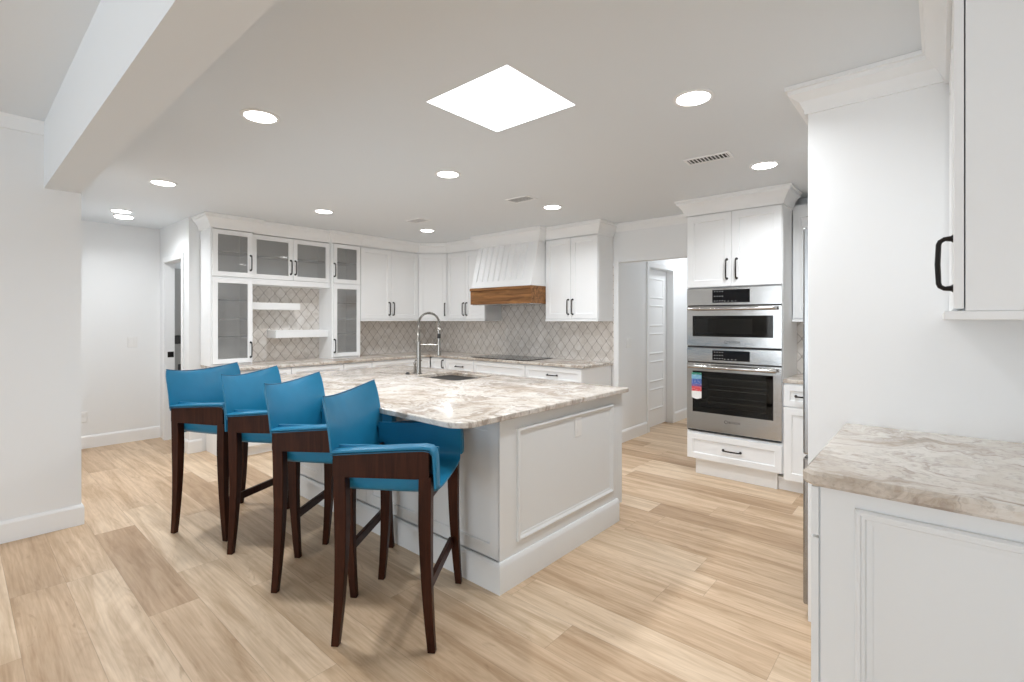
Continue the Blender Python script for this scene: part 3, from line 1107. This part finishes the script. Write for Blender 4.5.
# --- refrigerator and its housing
PY0, PY1 = 2.600, 2.625                                  # side panel
PX = -0.459
t = thing('refrigerator_housing', 'white panelled housing around the refrigerator with crown at the ceiling', 'cabinet', (PX, PY0, 0), 0)
bx(0, 0.352 - PX, 0, PY1 - PY0, 0, 2.36).build('side_panel', M_CAB, t, bevel=0.002)
bx(0, 0.352 - PX, 0.985, 1.01, 0, 2.36).build('side_panel', M_CAB, t, bevel=0.002)
bx(0.022, 0.352 - PX, PY1 - PY0 + 0.001, 0.984, 1.86, 2.36).build('top_box', M_CAB, t)
for a in (0, 1):
    m = MB()
    m.shaker(-0.478, -0.003, 1.865, 2.318) if a == 0 else m.shaker(0.001, 0.476, 1.865, 2.318)
    dd = m.build('door', M_CAB, t)
    dd.location = (0.022, 0.505, 0)
    dd.rotation_euler = (0, 0, -PI / 2)
crown(t, [(0, 1.01), (0, 0), (0.495, 0)], [(o, z + 0.016 * (z < 2.4)) for o, z in CROWN])
t = thing('refrigerator', 'stainless refrigerator edge showing past its white side panel', 'refrigerator', (-0.462, 2.635, 0), -PI / 2)
# local x runs toward -Y; so the near side is x=0 .. far x=-0.92
bx(-0.92, 0.0, 0.03, 0.82, 0.03, 1.82).build('body', M_STEEL_V, t)
for a, b in ((-0.92, -0.462), (-0.458, 0.0)):
    bx(a, b, -0.024, 0.026, 0.76, 1.825).build('door', M_STEEL_V, t, bevel=0.008)
bx(-0.92, 0.0, -0.024, 0.026, 0.055, 0.745).build('freezer_drawer', M_STEEL_V, t, bevel=0.008)
bx(-0.90, -0.02, 0.03, 0.5, 0.0, 0.05).build('foot_grille', M_DARKGAP, t)

# --- foreground run on the right wall
CY0, CZ = 1.732, 0.938
t = thing('base_cabinet', 'white base cabinet with a moulded end panel in the right foreground', 'cabinet', (-0.278, PY0 - 0.003, 0), -PI / 2)
dl = PY0 - 0.003 - CY0                                   # local x 0 (far) .. dl (near)
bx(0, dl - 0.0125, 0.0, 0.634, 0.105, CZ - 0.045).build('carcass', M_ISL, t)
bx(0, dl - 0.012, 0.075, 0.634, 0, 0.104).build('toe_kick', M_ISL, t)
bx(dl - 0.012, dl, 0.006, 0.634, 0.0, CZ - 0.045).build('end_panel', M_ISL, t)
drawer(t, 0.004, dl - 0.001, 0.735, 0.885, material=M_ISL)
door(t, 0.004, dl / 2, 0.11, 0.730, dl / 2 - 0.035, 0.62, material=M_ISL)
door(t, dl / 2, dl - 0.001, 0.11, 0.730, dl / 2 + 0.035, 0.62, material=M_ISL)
MOLD = [(0, 0.0), (0, -0.013), (0.006, -0.019), (0.013, -0.019), (0.016, -0.012), (0.024, -0.012), (0.028, -0.004), (0.042, -0.003), (0.042, 0.0)]
m = MB()
m.rect_frame(-0.278 + 0.092, 0.352, 0.17, 0.845, MOLD)
mo = m.build('panel_molding', M_ISL, t)
# the end panel faces the camera (-Y): turn the moulding into local axes
mo.rotation_euler = (0, 0, PI / 2)
mo.location = (dl, 0.278, 0)
slab('worktop', 'veined granite worktop in the right foreground against the refrigerator panel',
     [(-0.288, 1.695), (0.356, 1.695), (0.356, PY0 - 0.001), (-0.318, PY0 - 0.001), (-0.318, 1.725)], CZ - 0.044, CZ, 0.010)

t = thing('upper_cabinet', 'white wall cabinet at the right edge above the foreground worktop', 'cabinet', (0.047, PY0 - 0.003, 1.392), -PI / 2)
bx(0, PY0 - 0.003 - CY0, 0.003, 0.310, 0.024, UZ1 - 1.392).build('carcass', M_CAB, t)
le = PY0 - 0.003 - CY0
bx(0, le + 0.004, -0.040, 0.310, 0.0, 0.0235).build('light_rail', M_CAB, t, bevel=0.003)
door(t, 0.004, le / 2, 0.028, 2.318 - 1.392)
door(t, le / 2, le - 0.001, 0.028, 2.318 - 1.392, le - 0.055, 1.545 - 1.392, hlen=0.135)
crown(t, [(0.02, -0.02), (le, -0.02), (le, 0.31)], [(o, z - 1.392) for o, z in CROWN])

# ------------------------------------------------------------------ island
IX0, IX1, IY0, IY1 = -4.14, -1.70, 1.86, 3.095
t = thing('kitchen_island', 'pale grey-white kitchen island with panelled sides below the granite top', 'island', ((IX0 + IX1) / 2, (IY0 + IY1) / 2, 0), 0)
cx, cy = (IX0 + IX1) / 2, (IY0 + IY1) / 2
m = MB()
x0, x1, y0, y1 = IX0 - cx, IX1 - cx, IY0 - cy, IY1 - cy
sq = lambda d, z: [(x0 + d, y0 + d, z), (x1 - d, y0 + d, z), (x1 - d, y1 - d, z), (x0 + d, y1 - d, z)]
m.loft([sq(0, 0.105), sq(0, 0.884), sq(0.02, 0.884), sq(0.02, 0.125)])
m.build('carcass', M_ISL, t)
m = MB()
m.sweep([(x0, y1 - 0.055), (x0, y0 - 0.022), (x1 + 0.008, y0 - 0.022), (x1 + 0.008, y1 - 0.055)],
        [(0.0, 0), (0.022, 0), (0.022, 0.128), (0.018, 0.142), (0.010, 0.151), (0.0, 0.152)])
m.build('base_molding', M_ISL, t, smooth=True, angle=30)
bx(x0, x1, y0, y1 - 0.075, 0.0, 0.104).build('toe_kick', M_ISL, t)
# end panel with raised moulding and a corner stile
ep = bx(x1, x1 + 0.008, y0 - 0.02, y1 + 0.02, 0.106, 0.884).build('end_panel', M_ISL, t)
m = MB()
PM = [(0, 0.0), (0, -0.012), (0.010, -0.016), (0.018, -0.012), (0.024, -0.006), (0.034, -0.004), (0.034, 0.0)]
m.rect_frame(y0 + 0.112, y1 - 0.115, 0.215, 0.815, PM)
pm = m.build('panel_molding', M_ISL, ep)
pm.rotation_euler = (0, 0, PI / 2)
pm.location = (x1 + 0.008, 0, 0)
# stool-side panels
n = 4
a0, a1 = x0 + 0.002, x1 + 0.006
for i in range(n):
    m = MB()
    p0 = a0 + (a1 - a0) * i / n
    p1 = a0 + (a1 - a0) * (i + 1) / n
    m.shaker(p0 + 0.002, p1 - 0.002, 0.156, 0.880, y0=-0.02, y1=0.0, fr=0.068)
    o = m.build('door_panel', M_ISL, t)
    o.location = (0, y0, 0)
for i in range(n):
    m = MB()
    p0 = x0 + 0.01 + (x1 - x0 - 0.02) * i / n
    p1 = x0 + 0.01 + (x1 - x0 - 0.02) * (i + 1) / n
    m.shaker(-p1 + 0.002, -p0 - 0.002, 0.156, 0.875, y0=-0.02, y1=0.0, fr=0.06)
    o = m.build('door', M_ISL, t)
    o.location = (0, y1, 0)
    o.rotation_euler = (0, 0, PI)
# outlet on the end panel
m = MB()
m.prism([(-0.036, -0.058), (0.036, -0.058), (0.036, 0.058), (-0.036, 0.058)], 0, 0.006, 0.002)
o = m.build('outlet_plate', M_PLASTIC, ep)
o.rotation_euler = (PI / 2, 0, PI / 2)
o.location = (x1 + 0.008, 2.555 - cy, 0.728)
for dz in (-0.024, 0.024):
    q = bx(x1 + 0.014, x1 + 0.0155, 2.555 - cy - 0.014, 2.555 - cy + 0.014, 0.728 + dz - 0.014, 0.728 + dz + 0.014)
    q.build('receptacle', M_PLASTIC, ep, bevel=0.002)


def rounded(x0, x1, y0, y1, rs, seg=8):
    out = []
    for (cx_, cy_, a, r) in ((x0, y0, PI, rs[0]), (x1, y0, 1.5 * PI, rs[1]), (x1, y1, 0, rs[2]), (x0, y1, 0.5 * PI, rs[3])):
        ccx = cx_ + (r if cx_ == x0 else -r)
        ccy = cy_ + (r if cy_ == y0 else -r)
        for k in range(seg + 1):
            an = a + (PI / 2) * k / seg
            out.append((ccx + r * math.cos(an), ccy + r * math.sin(an)))
    return out


# island worktop with the sink cut-out
SX0, SX1, SY0, SY1 = -3.385, -2.84, 2.58, 3.01
outer = rounded(-4.26, -1.643, 1.522, 3.135, (0.11, 0.11, 0.02, 0.02))
inner = rounded(SX0, SX1, SY0, SY1, (0.06, 0.06, 0.05, 0.05))


def offs(poly, d):
    n = len(poly)
    out = []
    for i in range(n):
        p0, p, p1 = Vector(poly[i - 1]), Vector(poly[i]), Vector(poly[(i + 1) % n])
        a, b = (p - p0), (p1 - p)
        if a.length < 1e-6:
            a = b
        if b.length < 1e-6:
            b = a
        a = a.normalized(); b = b.normalized()
        na, nb = Vector((-a.y, a.x)), Vector((-b.y, b.x))
        out.append(tuple(p + (na + nb) / (1 + na.dot(nb)) * d))
    return out


m = MB()
bm = m.bm
Z0, Z1, e = 0.8851, 0.915, 0.006
R = []
for poly, z in ((offs(inner, -0.0), Z0), (inner, Z1 - e), (offs(inner, -e), Z1)):
    R.append([bm.verts.new((*p, z)) for p in poly])
Q = []
for poly, z in ((offs(outer, 0.004), Z0), (outer, Z0 + 0.004), (outer, Z1 - e), (offs(outer, e * 0.35), Z1 - e * 0.3), (offs(outer, e), Z1)):
    Q.append([bm.verts.new((*p, z)) for p in poly])
for S in (R, Q):
    for a, b in zip(S[:-1], S[1:]):
        for i in range(len(a)):
            j = (i + 1) % len(a)
            bm.faces.new((a[i], a[j], b[j], b[i]))
for k in (0, -1):
    eds = []
    for ringv in (R[k], Q[k]):
        for i in range(len(ringv)):
            ed = bm.edges.get((ringv[i], ringv[(i + 1) % len(ringv)]))
            eds.append(ed)
    bmesh.ops.triangle_fill(bm, use_beauty=True, use_dissolve=False, edges=eds)
tag(m.build('island_worktop', M_STONE, smooth=True, angle=25), 'large veined granite worktop on the island with a sink cut into it', 'worktop')

# undermount sink
t = thing('sink', 'dark steel sink set under the island worktop', 'sink', ((SX0 + SX1) / 2, (SY0 + SY1) / 2, 0.67), 0)
m = MB()
hx, hy = (SX1 - SX0) / 2, (SY1 - SY0) / 2
rr = lambda d, z: [(px, py, z) for px, py in rounded(-hx - d, hx + d, -hy - d, hy + d, (0.06, 0.06, 0.06, 0.06))]
m.loft([rr(0.012, 0.214), rr(0.004, 0.2135), rr(0.002, 0.20), rr(-0.006, 0.012), rr(-0.03, 0.004)])
m.build('basin', M_SINK, t, smooth=True)
m = MB()
m.lathe((0, 0.03, 0.0045), [(0.045, 0), (0.045, 0.002), (0.036, 0.0035), (0.01, 0.002), (0.002, 0.002)], 24)
m.build('drain', M_CHROME, t, smooth=True)

# faucet
FXY = (-3.435, 2.69)
t = thing('faucet', 'tall brushed nickel spring faucet beside the island sink', 'faucet', (*FXY, 0.9152), math.radians(38))
m = MB()
m.lathe((0, 0, 0), [(0.030, 0), (0.030, 0.006), (0.023, 0.010), (0.021, 0.02), (0.020, 0.27), (0.018, 0.285), (0.012, 0.29)], 22)
m.build('body', M_CHROME, t, smooth=True)
R0 = 0.089
pts = [(0, 0, 0.285), (0, 0, 0.37), (0, 0, 0.445)] + [(R0 - R0 * math.cos(a), 0, 0.445 + R0 * math.sin(a)) for a in [PI * k / 14 for k in range(1, 14)]] + \
      [(2 * R0, 0, 0.445), (2 * R0, 0, 0.38)]
m = MB(); m.tube(pts, 0.0075, 10); hose = m.build('hose', M_DGREY, t, smooth=True)
# the spring wound around the hose
dense = []
for a, b in zip(pts[:-1], pts[1:]):
    a, b = Vector(a), Vector(b)
    k = max(2, int((b - a).length / 0.0022))
    dense += [a.lerp(b, i / k) for i in range(k)]
coil = []
s = 0.0
for i in range(len(dense) - 1):
    tg = (dense[i + 1] - dense[i]).normalized()
    nn = tg.cross(Vector((0, 1, 0))).normalized()
    bb = Vector((0, 1, 0))
    s += (dense[i + 1] - dense[i]).length
    an = s / 0.009 * 2 * PI
    coil.append(dense[i] + (nn * math.cos(an) + bb * math.sin(an)) * 0.0105)
m = MB(); m.tube(coil, 0.0028, 5); m.build('spring', M_CHROME, hose, smooth=True)
m = MB()
m.lathe((2 * R0, 0, 0), [(0.013, 0.160), (0.017, 0.163), (0.017, 0.21), (0.013, 0.24), (0.012, 0.385), (0.008, 0.39)], 18)
head = m.build('spray_head', M_CHROME, t, smooth=True)
m = MB(); m.lathe((2 * R0, 0, 0), [(0.0145, 0.315), (0.0155, 0.317), (0.0155, 0.353), (0.0145, 0.355)], 18)
m.build('grip', M_DARKGAP, head, smooth=True)
m = MB(); m.tube([(0.015, 0, 0.258), (0.10, 0, 0.258), (2 * R0 - 0.012, 0, 0.258)], 0.007, 10); m.build('support_arm', M_CHROME, t, smooth=True)
m = MB(); m.tube([(0, 0.018, 0.06), (0, 0.045, 0.06), (0, 0.055, 0.066), (0, 0.058, 0.11), (0, 0.062, 0.15)], [0.010, 0.010, 0.008, 0.006, 0.004], 10)
m.build('lever', M_CHROME, t, smooth=True)
# soap pump and air switch
t = thing('soap_dispenser', 'small nickel soap pump left of the faucet on the island', 'soap dispenser', (-3.53, 2.72, 0.9152), math.radians(60))
m = MB(); m.lathe((0, 0, 0), [(0.022, 0), (0.022, 0.006), (0.012, 0.010), (0.010, 0.07), (0.012, 0.075), (0.012, 0.09), (0.006, 0.095)], 16)
m.build('pump', M_CHROME, t, smooth=True)
m = MB(); m.tube([(0, 0, 0.09), (0, 0, 0.105), (0.01, 0, 0.115), (0.05, 0, 0.118), (0.062, 0, 0.108)], 0.006, 8); m.build('spout', M_CHROME, t, smooth=True)
m = MB(); m.lathe((0, 0, 0), [(0.020, 0), (0.020, 0.008), (0.014, 0.010), (0.014, 0.018), (0.003, 0.019)], 16)
o = m.build('air_switch', M_DGREY, smooth=True)
o.location = (-3.50, 2.62, 0.9152)
tag(o, 'small dark air switch button on the island left of the faucet', 'button')

# ------------------------------------------------------------------ bar stools
# local axes: +x = the way the sitter faces, seat across y; legs at (+-0.205, +-0.283)


def leg_mesh(sx, sy):
    m = MB()
    rings = []
    top_z = 0.735
    for q in range(9):
        f = q / 8.0
        z = top_z * f
        half = 0.0165 + 0.0105 * min(1, f / 0.75)
        # back legs kick backwards near the floor, front legs stay nearly straight
        dx = (-0.022 if sx < 0 else 0.026) * (1 - f) ** 2.2 + (0.008 if sx < 0 else -0.004) * (1 - (2 * f - 1) ** 2)
        cx_ = (0.191 if sx > 0 else -0.182) + dx
        cy_ = sy * 0.266 + sy * 0.004 * (1 - f)
        rings.append([(cx_ - half, cy_ - half * 0.9, z), (cx_ + half, cy_ - half * 0.9, z), (cx_ + half, cy_ + half * 0.9, z), (cx_ - half, cy_ + half * 0.9, z)])
    m.loft(rings)
    return m


def make_stool(label):
    t = thing('bar_stool', label, 'bar stool', (0, 0, 0), 0, 'blue leather bar stools along the island')
    for sx in (-1, 1):
        for sy in (-1, 1):
            leg_mesh(sx, sy).build('leg', M_LEGWOOD, t, bevel=0.003)
    for sy in (-1, 1):
        m = MB()
        yy0, yy1 = sorted((sy * 0.2425, sy * 0.290))
        pr = [(-0.211, 0.728), (-0.150, 0.724), (0.150, 0.724), (0.209, 0.728), (0.209, 0.846), (-0.211, 0.820)]
        m.loft([[(x, yy0, z) for x, z in pr], [(x, yy1, z) for x, z in pr]])
        m.build('arm_panel', M_LEGWOOD, t, bevel=0.003)
        # padded rail over the panel, turned down at the front
        path = [(-0.214, 0.829), (-0.10, 0.838), (0.08, 0.851), (0.185, 0.857), (0.213, 0.853), (0.226, 0.838), (0.231, 0.81), (0.234, 0.75), (0.236, 0.692)]
        tk = [0.007, 0.009] + [0.009] * 6 + [0.007]
        rings = []
        for i, (x, z) in enumerate(path):
            p0 = path[max(0, i - 1)]
            p1 = path[min(len(path) - 1, i + 1)]
            tv = Vector((p1[0] - p0[0], p1[1] - p0[1])).normalized()
            nv = Vector((-tv.y, tv.x))
            wy0, wy1 = sy * 0.228, sy * 0.297
            mid = (wy0 + wy1) / 2
            hw = abs(wy1 - wy0) / 2
            r_ = []
            for an in range(12):
                ca, sa = math.cos(2 * PI * an / 12), math.sin(2 * PI * an / 12)
                ex = math.copysign(abs(ca) ** 0.45, ca) * hw
                ez = math.copysign(abs(sa) ** 0.7, sa) * tk[i]
                r_.append((x + nv.x * ez, mid + ex, z + nv.y * ez))
            rings.append(r_)
        m = MB(); m.loft(rings)
        m.build('arm_pad', M_LEATHER, t, smooth=True, angle=60)
        m = MB()
        m.tube([(x + 0.0, sy * 0.298, z - 0.010) for x, z in path[:-3]], 0.0025, 6)
        m.build('piping', M_PIPE, t, smooth=True)
    # seat shell: flat seat turned up into the arms
    inn = [(-0.226, 0.850), (-0.226, 0.74), (-0.224, 0.705), (-0.215, 0.687), (-0.195, 0.677), (-0.15, 0.672), (-0.06, 0.669)]
    inn = inn + [(0.0, 0.6685)] + [(-y, z) for y, z in reversed(inn)]
    out = [(-0.2415, 0.850), (-0.2415, 0.74), (-0.2415, 0.700), (-0.235, 0.666), (-0.215, 0.648), (-0.15, 0.641), (-0.06, 0.639)]
    out = out + [(0.0, 0.639)] + [(-y, z) for y, z in reversed(out)]
    rings = []
    for x, dz, k in ((-0.205, 0.006, 1.0), (-0.10, 0.002, 1.0), (0.05, 0.0, 1.0), (0.19, 0.0, 1.0), (0.222, -0.002, 0.75), (0.236, -0.008, 0.25)):
        top = [(x, y, z + (dz if z < 0.7 else 0.0)) for y, z in inn]
        bot = [(x, yi + (yo - yi) * k, zi + dz * (zi < 0.7) + (zo - zi) * k) for (yi, zi), (yo, zo) in zip(inn, out)]
        rings.append(top + list(reversed(bot)))
    m = MB(); m.loft(rings)
    m.build('seat', M_LEATHER, t, smooth=True, angle=50)
    # back rest: curved in plan, leaning back
    rings = []
    nz, ny = 14, 16

    def back(u, v, side):
        # u -1..1 across, v 0..1 up; narrow between the legs below the arms, full width above
        k = min(1.0, max(0.0, (v - 0.30) / 0.10))
        k = k * k * (3 - 2 * k)
        half = 0.222 + 0.074 * k - 0.010 * max(0, v - 0.9) / 0.1
        z = 0.64 + (1.058 - 0.64) * v - 0.030 * v * v * (1 - u * u)
        x = -0.203 - 0.046 * v ** 2.4 - (0.010 + 0.042 * v * v) * (1 - u * u)
        th = 0.008 + 0.026 * (1 - u ** 6) * (1 - 0.45 * v)
        return (x - (th if side else 0), u * half, z)
    for j in range(nz):
        v = j / (nz - 1)
        f = [back(-1 + 2 * i / ny, v, 0) for i in range(ny + 1)]
        b = [back(1 - 2 * i / ny, v, 1) for i in range(ny + 1)]
        rings.append(f + b)
    # rounded top
    f = [back(-1 + 2 * i / ny, 1.0, 0) for i in range(ny + 1)]
    b = [back(1 - 2 * i / ny, 1.0, 1) for i in range(ny + 1)]
    cen = [((p[0] * 0.72 + q[0] * 0.28), p[1] * 0.985, p[2] + 0.008) for p, q in zip(f, reversed(b))]
    cen2 = [((p[0] * 0.28 + q[0] * 0.72), p[1] * 0.985, p[2] + 0.008) for p, q in zip(f, reversed(b))]
    rings.append(cen + list(reversed(cen2)))
    m = MB(); m.loft(rings)
    bk = m.build('backrest', M_LEATHER, t, smooth=True, angle=60)
    m = MB()
    path = [(p[0] * 0.7 + q[0] * 0.3 , p[1], p[2] + 0.008) for p, q in zip(f, reversed(b))]
    path = [Vector(p) for i, p in enumerate(path) if i == 0 or (Vector(p) - Vector(path[i - 1])).length > 1e-4]
    m.tube(path, 0.0036, 6)
    m.build('piping', M_PIPE, bk, smooth=True)
    # foot rest at the front, stretchers
    bx(0.170, 0.192, -0.248, 0.248, 0.205, 0.252).build('footrest', M_LEGWOOD, t, bevel=0.003)
    bx(-0.190, -0.172, -0.248, 0.248, 0.700, 0.745).build('back_rail', M_LEGWOOD, t, bevel=0.003)
    bx(0.150, 0.172, -0.242, 0.242, 0.575, 0.612).build('front_rail', M_LEGWOOD, t, bevel=0.003)
    return t


spots = [(-1.938, 1.420, 35.5, 'blue leather bar stool nearest the camera, at the island corner'),
         (-2.550, 1.426, 35.5, 'blue leather bar stool second from the island corner'),
         (-3.166, 1.430, 35.5, 'blue leather bar stool third from the island corner'),
         (-3.698, 1.288, 25.5, 'blue leather bar stool farthest left, nearest the doorway')]
first = make_stool(spots[0][3])
for i, (x, y, a, lab) in enumerate(spots):
    o = first if i == 0 else dup_tree(first)
    o.location = (x, y, 0)
    o.rotation_euler = (0, 0, math.radians(a))
    o['label'] = lab

# ------------------------------------------------------------------ ceiling fittings
LIGHTS = [(-0.885, 2.325, 'round recessed ceiling light nearest, in front of the oven wall and right of the skylight'),
          (-0.905, 3.66, 'round recessed ceiling light directly before the oven tower'),
          (-2.66, 1.055, 'round recessed ceiling light left of the skylight, beside the header beam'),
          (-2.69, 2.37, 'round recessed ceiling light above the island, behind the skylight'),
          (-2.74, 3.71, 'round recessed ceiling light in front of the hood, near a vent'),
          (-4.52, 1.075, 'round recessed ceiling light between the beam and the glass towers'),
          (-4.53, 2.39, 'round recessed ceiling light in front of the glazed cabinets'),
          (-4.58, 3.71, 'round recessed ceiling light nearest the corner wall cabinet'),
          (-6.00, 1.085, 'round recessed ceiling light in the passage by the left doorway')]


def make_can(label):
    t = thing('recessed_light', label, 'ceiling light', (0, 0, CEIL), 0, 'recessed ceiling lights')
    m = MB()
    s_ = 36
    m.loft([[(q * math.cos(2 * PI * k / s_), q * math.sin(2 * PI * k / s_), z) for k in range(s_)]
            for q, z in ((0.095, -0.0005), (0.095, -0.003), (0.090, -0.006), (0.077, -0.006), (0.0745, -0.0005))], False, True)
    m.build('trim_ring', M_TRIM, t, smooth=True)
    m = MB(); m.lathe((0, 0, 0), [(0.0742, -0.001), (0.0742, -0.004), (0.070, -0.008), (0.055, -0.0105), (0.02, -0.012), (0.002, -0.012)], 36)
    m.build('lens', M_LENS, t, smooth=True)
    return t


first = make_can(LIGHTS[0][2])
for i, (x, y, lab) in enumerate(LIGHTS):
    o = first if i == 0 else dup_tree(first)
    x, y = x * 1.0095, y * 1.0095
    o.location = (x, y, CEIL)
    o['label'] = lab
    area_light('downlight', (x, y, CEIL - 0.0135), (0, 0, 0), 0.14, 0.14, P_CAN * {0: 0.75, 4: 0.85, 6: 0.85, 7: 0.35, 8: 0.7}.get(i, 1.0), (0.93, 0.965, 1.0), 'DISK', math.radians(150))
# shallow surface light beside the last one
t = thing('flush_light', 'small flush ceiling light close to the far left wall', 'ceiling light', (-6.30, 1.16, CEIL), 0)
m = MB(); m.lathe((0, 0, -0.028), [(0.06, 0), (0.075, 0.006), (0.078, 0.027)], 30); m.build('diffuser', M_LENS, t, smooth=True)
m = MB(); m.lathe((0, 0, -0.014), [(0.080, 0), (0.084, 0.004), (0.084, 0.0135)], 30); m.build('rim', M_TRIM, t, smooth=True)
# unseen lamps added to light the hall and the laundry room
area_light('hall_fill_light', (-2.2, 6.6, CEIL - 0.01), (0, 0, 0), 0.3, 0.3, 10.0, (0.93, 0.965, 1.0), 'DISK')

area_light('laundry_fill_light', (-6.45, 2.4, CEIL - 0.01), (0, 0, 0), 0.2, 0.2, 3.5, (0.93, 0.965, 1.0), 'DISK')  # added to brighten the dark room behind the doorway

# skylight
t = thing('skylight', 'square white skylight panel in the ceiling, brightly lit', 'skylight', ((SKX0 + SKX1) / 2, (SKY0 + SKY1) / 2, CEIL), 0)
hx, hy = (SKX1 - SKX0) / 2 - 0.0005, (SKY1 - SKY0) / 2 - 0.0005
bx(-hx, hx, -hy, hy, 0.002, 0.010).build('diffuser', M_SKY, t)
m = MB()
m.loft([[(sx * (hx - q), sy * (hy - q), z) for sx, sy in ((-1, -1), (1, -1), (1, 1), (-1, 1))] for q, z in ((0, 0.012), (0, 0.19), (0.012, 0.19), (0.012, 0.012))], False, True)
m.build('shaft_frame', M_TRIM, t)
area_light('skylight_daylight', ((SKX0 + SKX1) / 2, (SKY0 + SKY1) / 2, CEIL - 0.004), (0, 0, 0), 0.52, 0.50, P_SKY, (0.92, 0.96, 1.0))

# vents
for x, y, wx, wy, rz, lab in ((-1.155, 3.292, 0.29, 0.135, 0.06, 'white ceiling vent between the two lights before the oven tower'),
                              (-2.79, 3.316, 0.25, 0.16, 0.0, 'white ceiling vent above the far side of the island'),
                              (-4.225, 3.30, 0.25, 0.16, 0.0, 'white ceiling vent farthest away, towards the corner cabinets')):
    t = thing('ceiling_vent', lab, 'vent', (x, y, CEIL), rz, 'ceiling vents')
    m = MB()
    fo = 0.018
    m.loft([[(sx * (wx / 2 - q), sy * (wy / 2 - q), z) for sx, sy in ((-1, -1), (1, -1), (1, 1), (-1, 1))]
            for q, z in ((0, -0.0005), (0.003, -0.007), (fo, -0.007), (fo, -0.0005))], False, True)
    m.build('frame', M_TRIM, t)
    bx(-wx / 2 + fo, wx / 2 - fo, -wy / 2 + fo, wy / 2 - fo, -0.0012, -0.0004).build('duct_shade', M_VENTDARK, t)  # flat dark sheet standing in for the shade up inside the vent
    ns = 11
    for k in range(ns):
        xx = -wx / 2 + fo + (wx - 2 * fo) * (k + 0.5) / ns
        m = MB()
        h = (wy / 2 - fo)
        m.box(xx - 0.003, xx + 0.003, -h, h, -0.0042, -0.0013)
        m.build('slat', M_TRIM, t)


# wall plates
def plate(name, label, cat, loc, rz, w_, h_, kind):
    t = thing(name, label, cat, loc, rz)
    m = MB()
    m.loft([[(x, y, z) for x, z in ((-w_ / 2 + q, -h_ / 2 + q), (w_ / 2 - q, -h_ / 2 + q), (w_ / 2 - q, h_ / 2 - q), (-w_ / 2 + q, h_ / 2 - q))]
            for q, y in ((0, -0.0002), (0, -0.003), (0.003, -0.006))])
    m.build('cover_plate', M_PLASTIC, t)
    cnt = max(1, round(w_ / 0.055)) if kind == 'switch' else 2
    for i in range(cnt):
        if kind == 'switch':
            xx = (i - (cnt - 1) / 2) * 0.046
            bx(xx - 0.016, xx + 0.016, -0.0085, -0.006, -0.032, 0.032).build('rocker', M_PLASTIC, t, bevel=0.0015)
        else:
            zz = (i - 0.5) * 0.048
            bx(-0.016, 0.016, -0.008, -0.006, zz - 0.015, zz + 0.015).build('receptacle', M_PLASTIC, t, bevel=0.003)


plate('light_switch', 'white double light switch plate on the far left wall', 'light switch', (-6.95, 1.36, 1.135), PI / 2, 0.092, 0.118, 'switch')
plate('power_outlet', 'white outlet plate low on the far left wall, near the wall corner', 'outlet', (-6.95, 0.93, 0.34), PI / 2, 0.07, 0.115, 'outlet')
plate('light_switch', 'white double light switch plate just inside the hall', 'light switch', (HX0, 5.16, 1.12), PI / 2, 0.115, 0.115, 'switch')
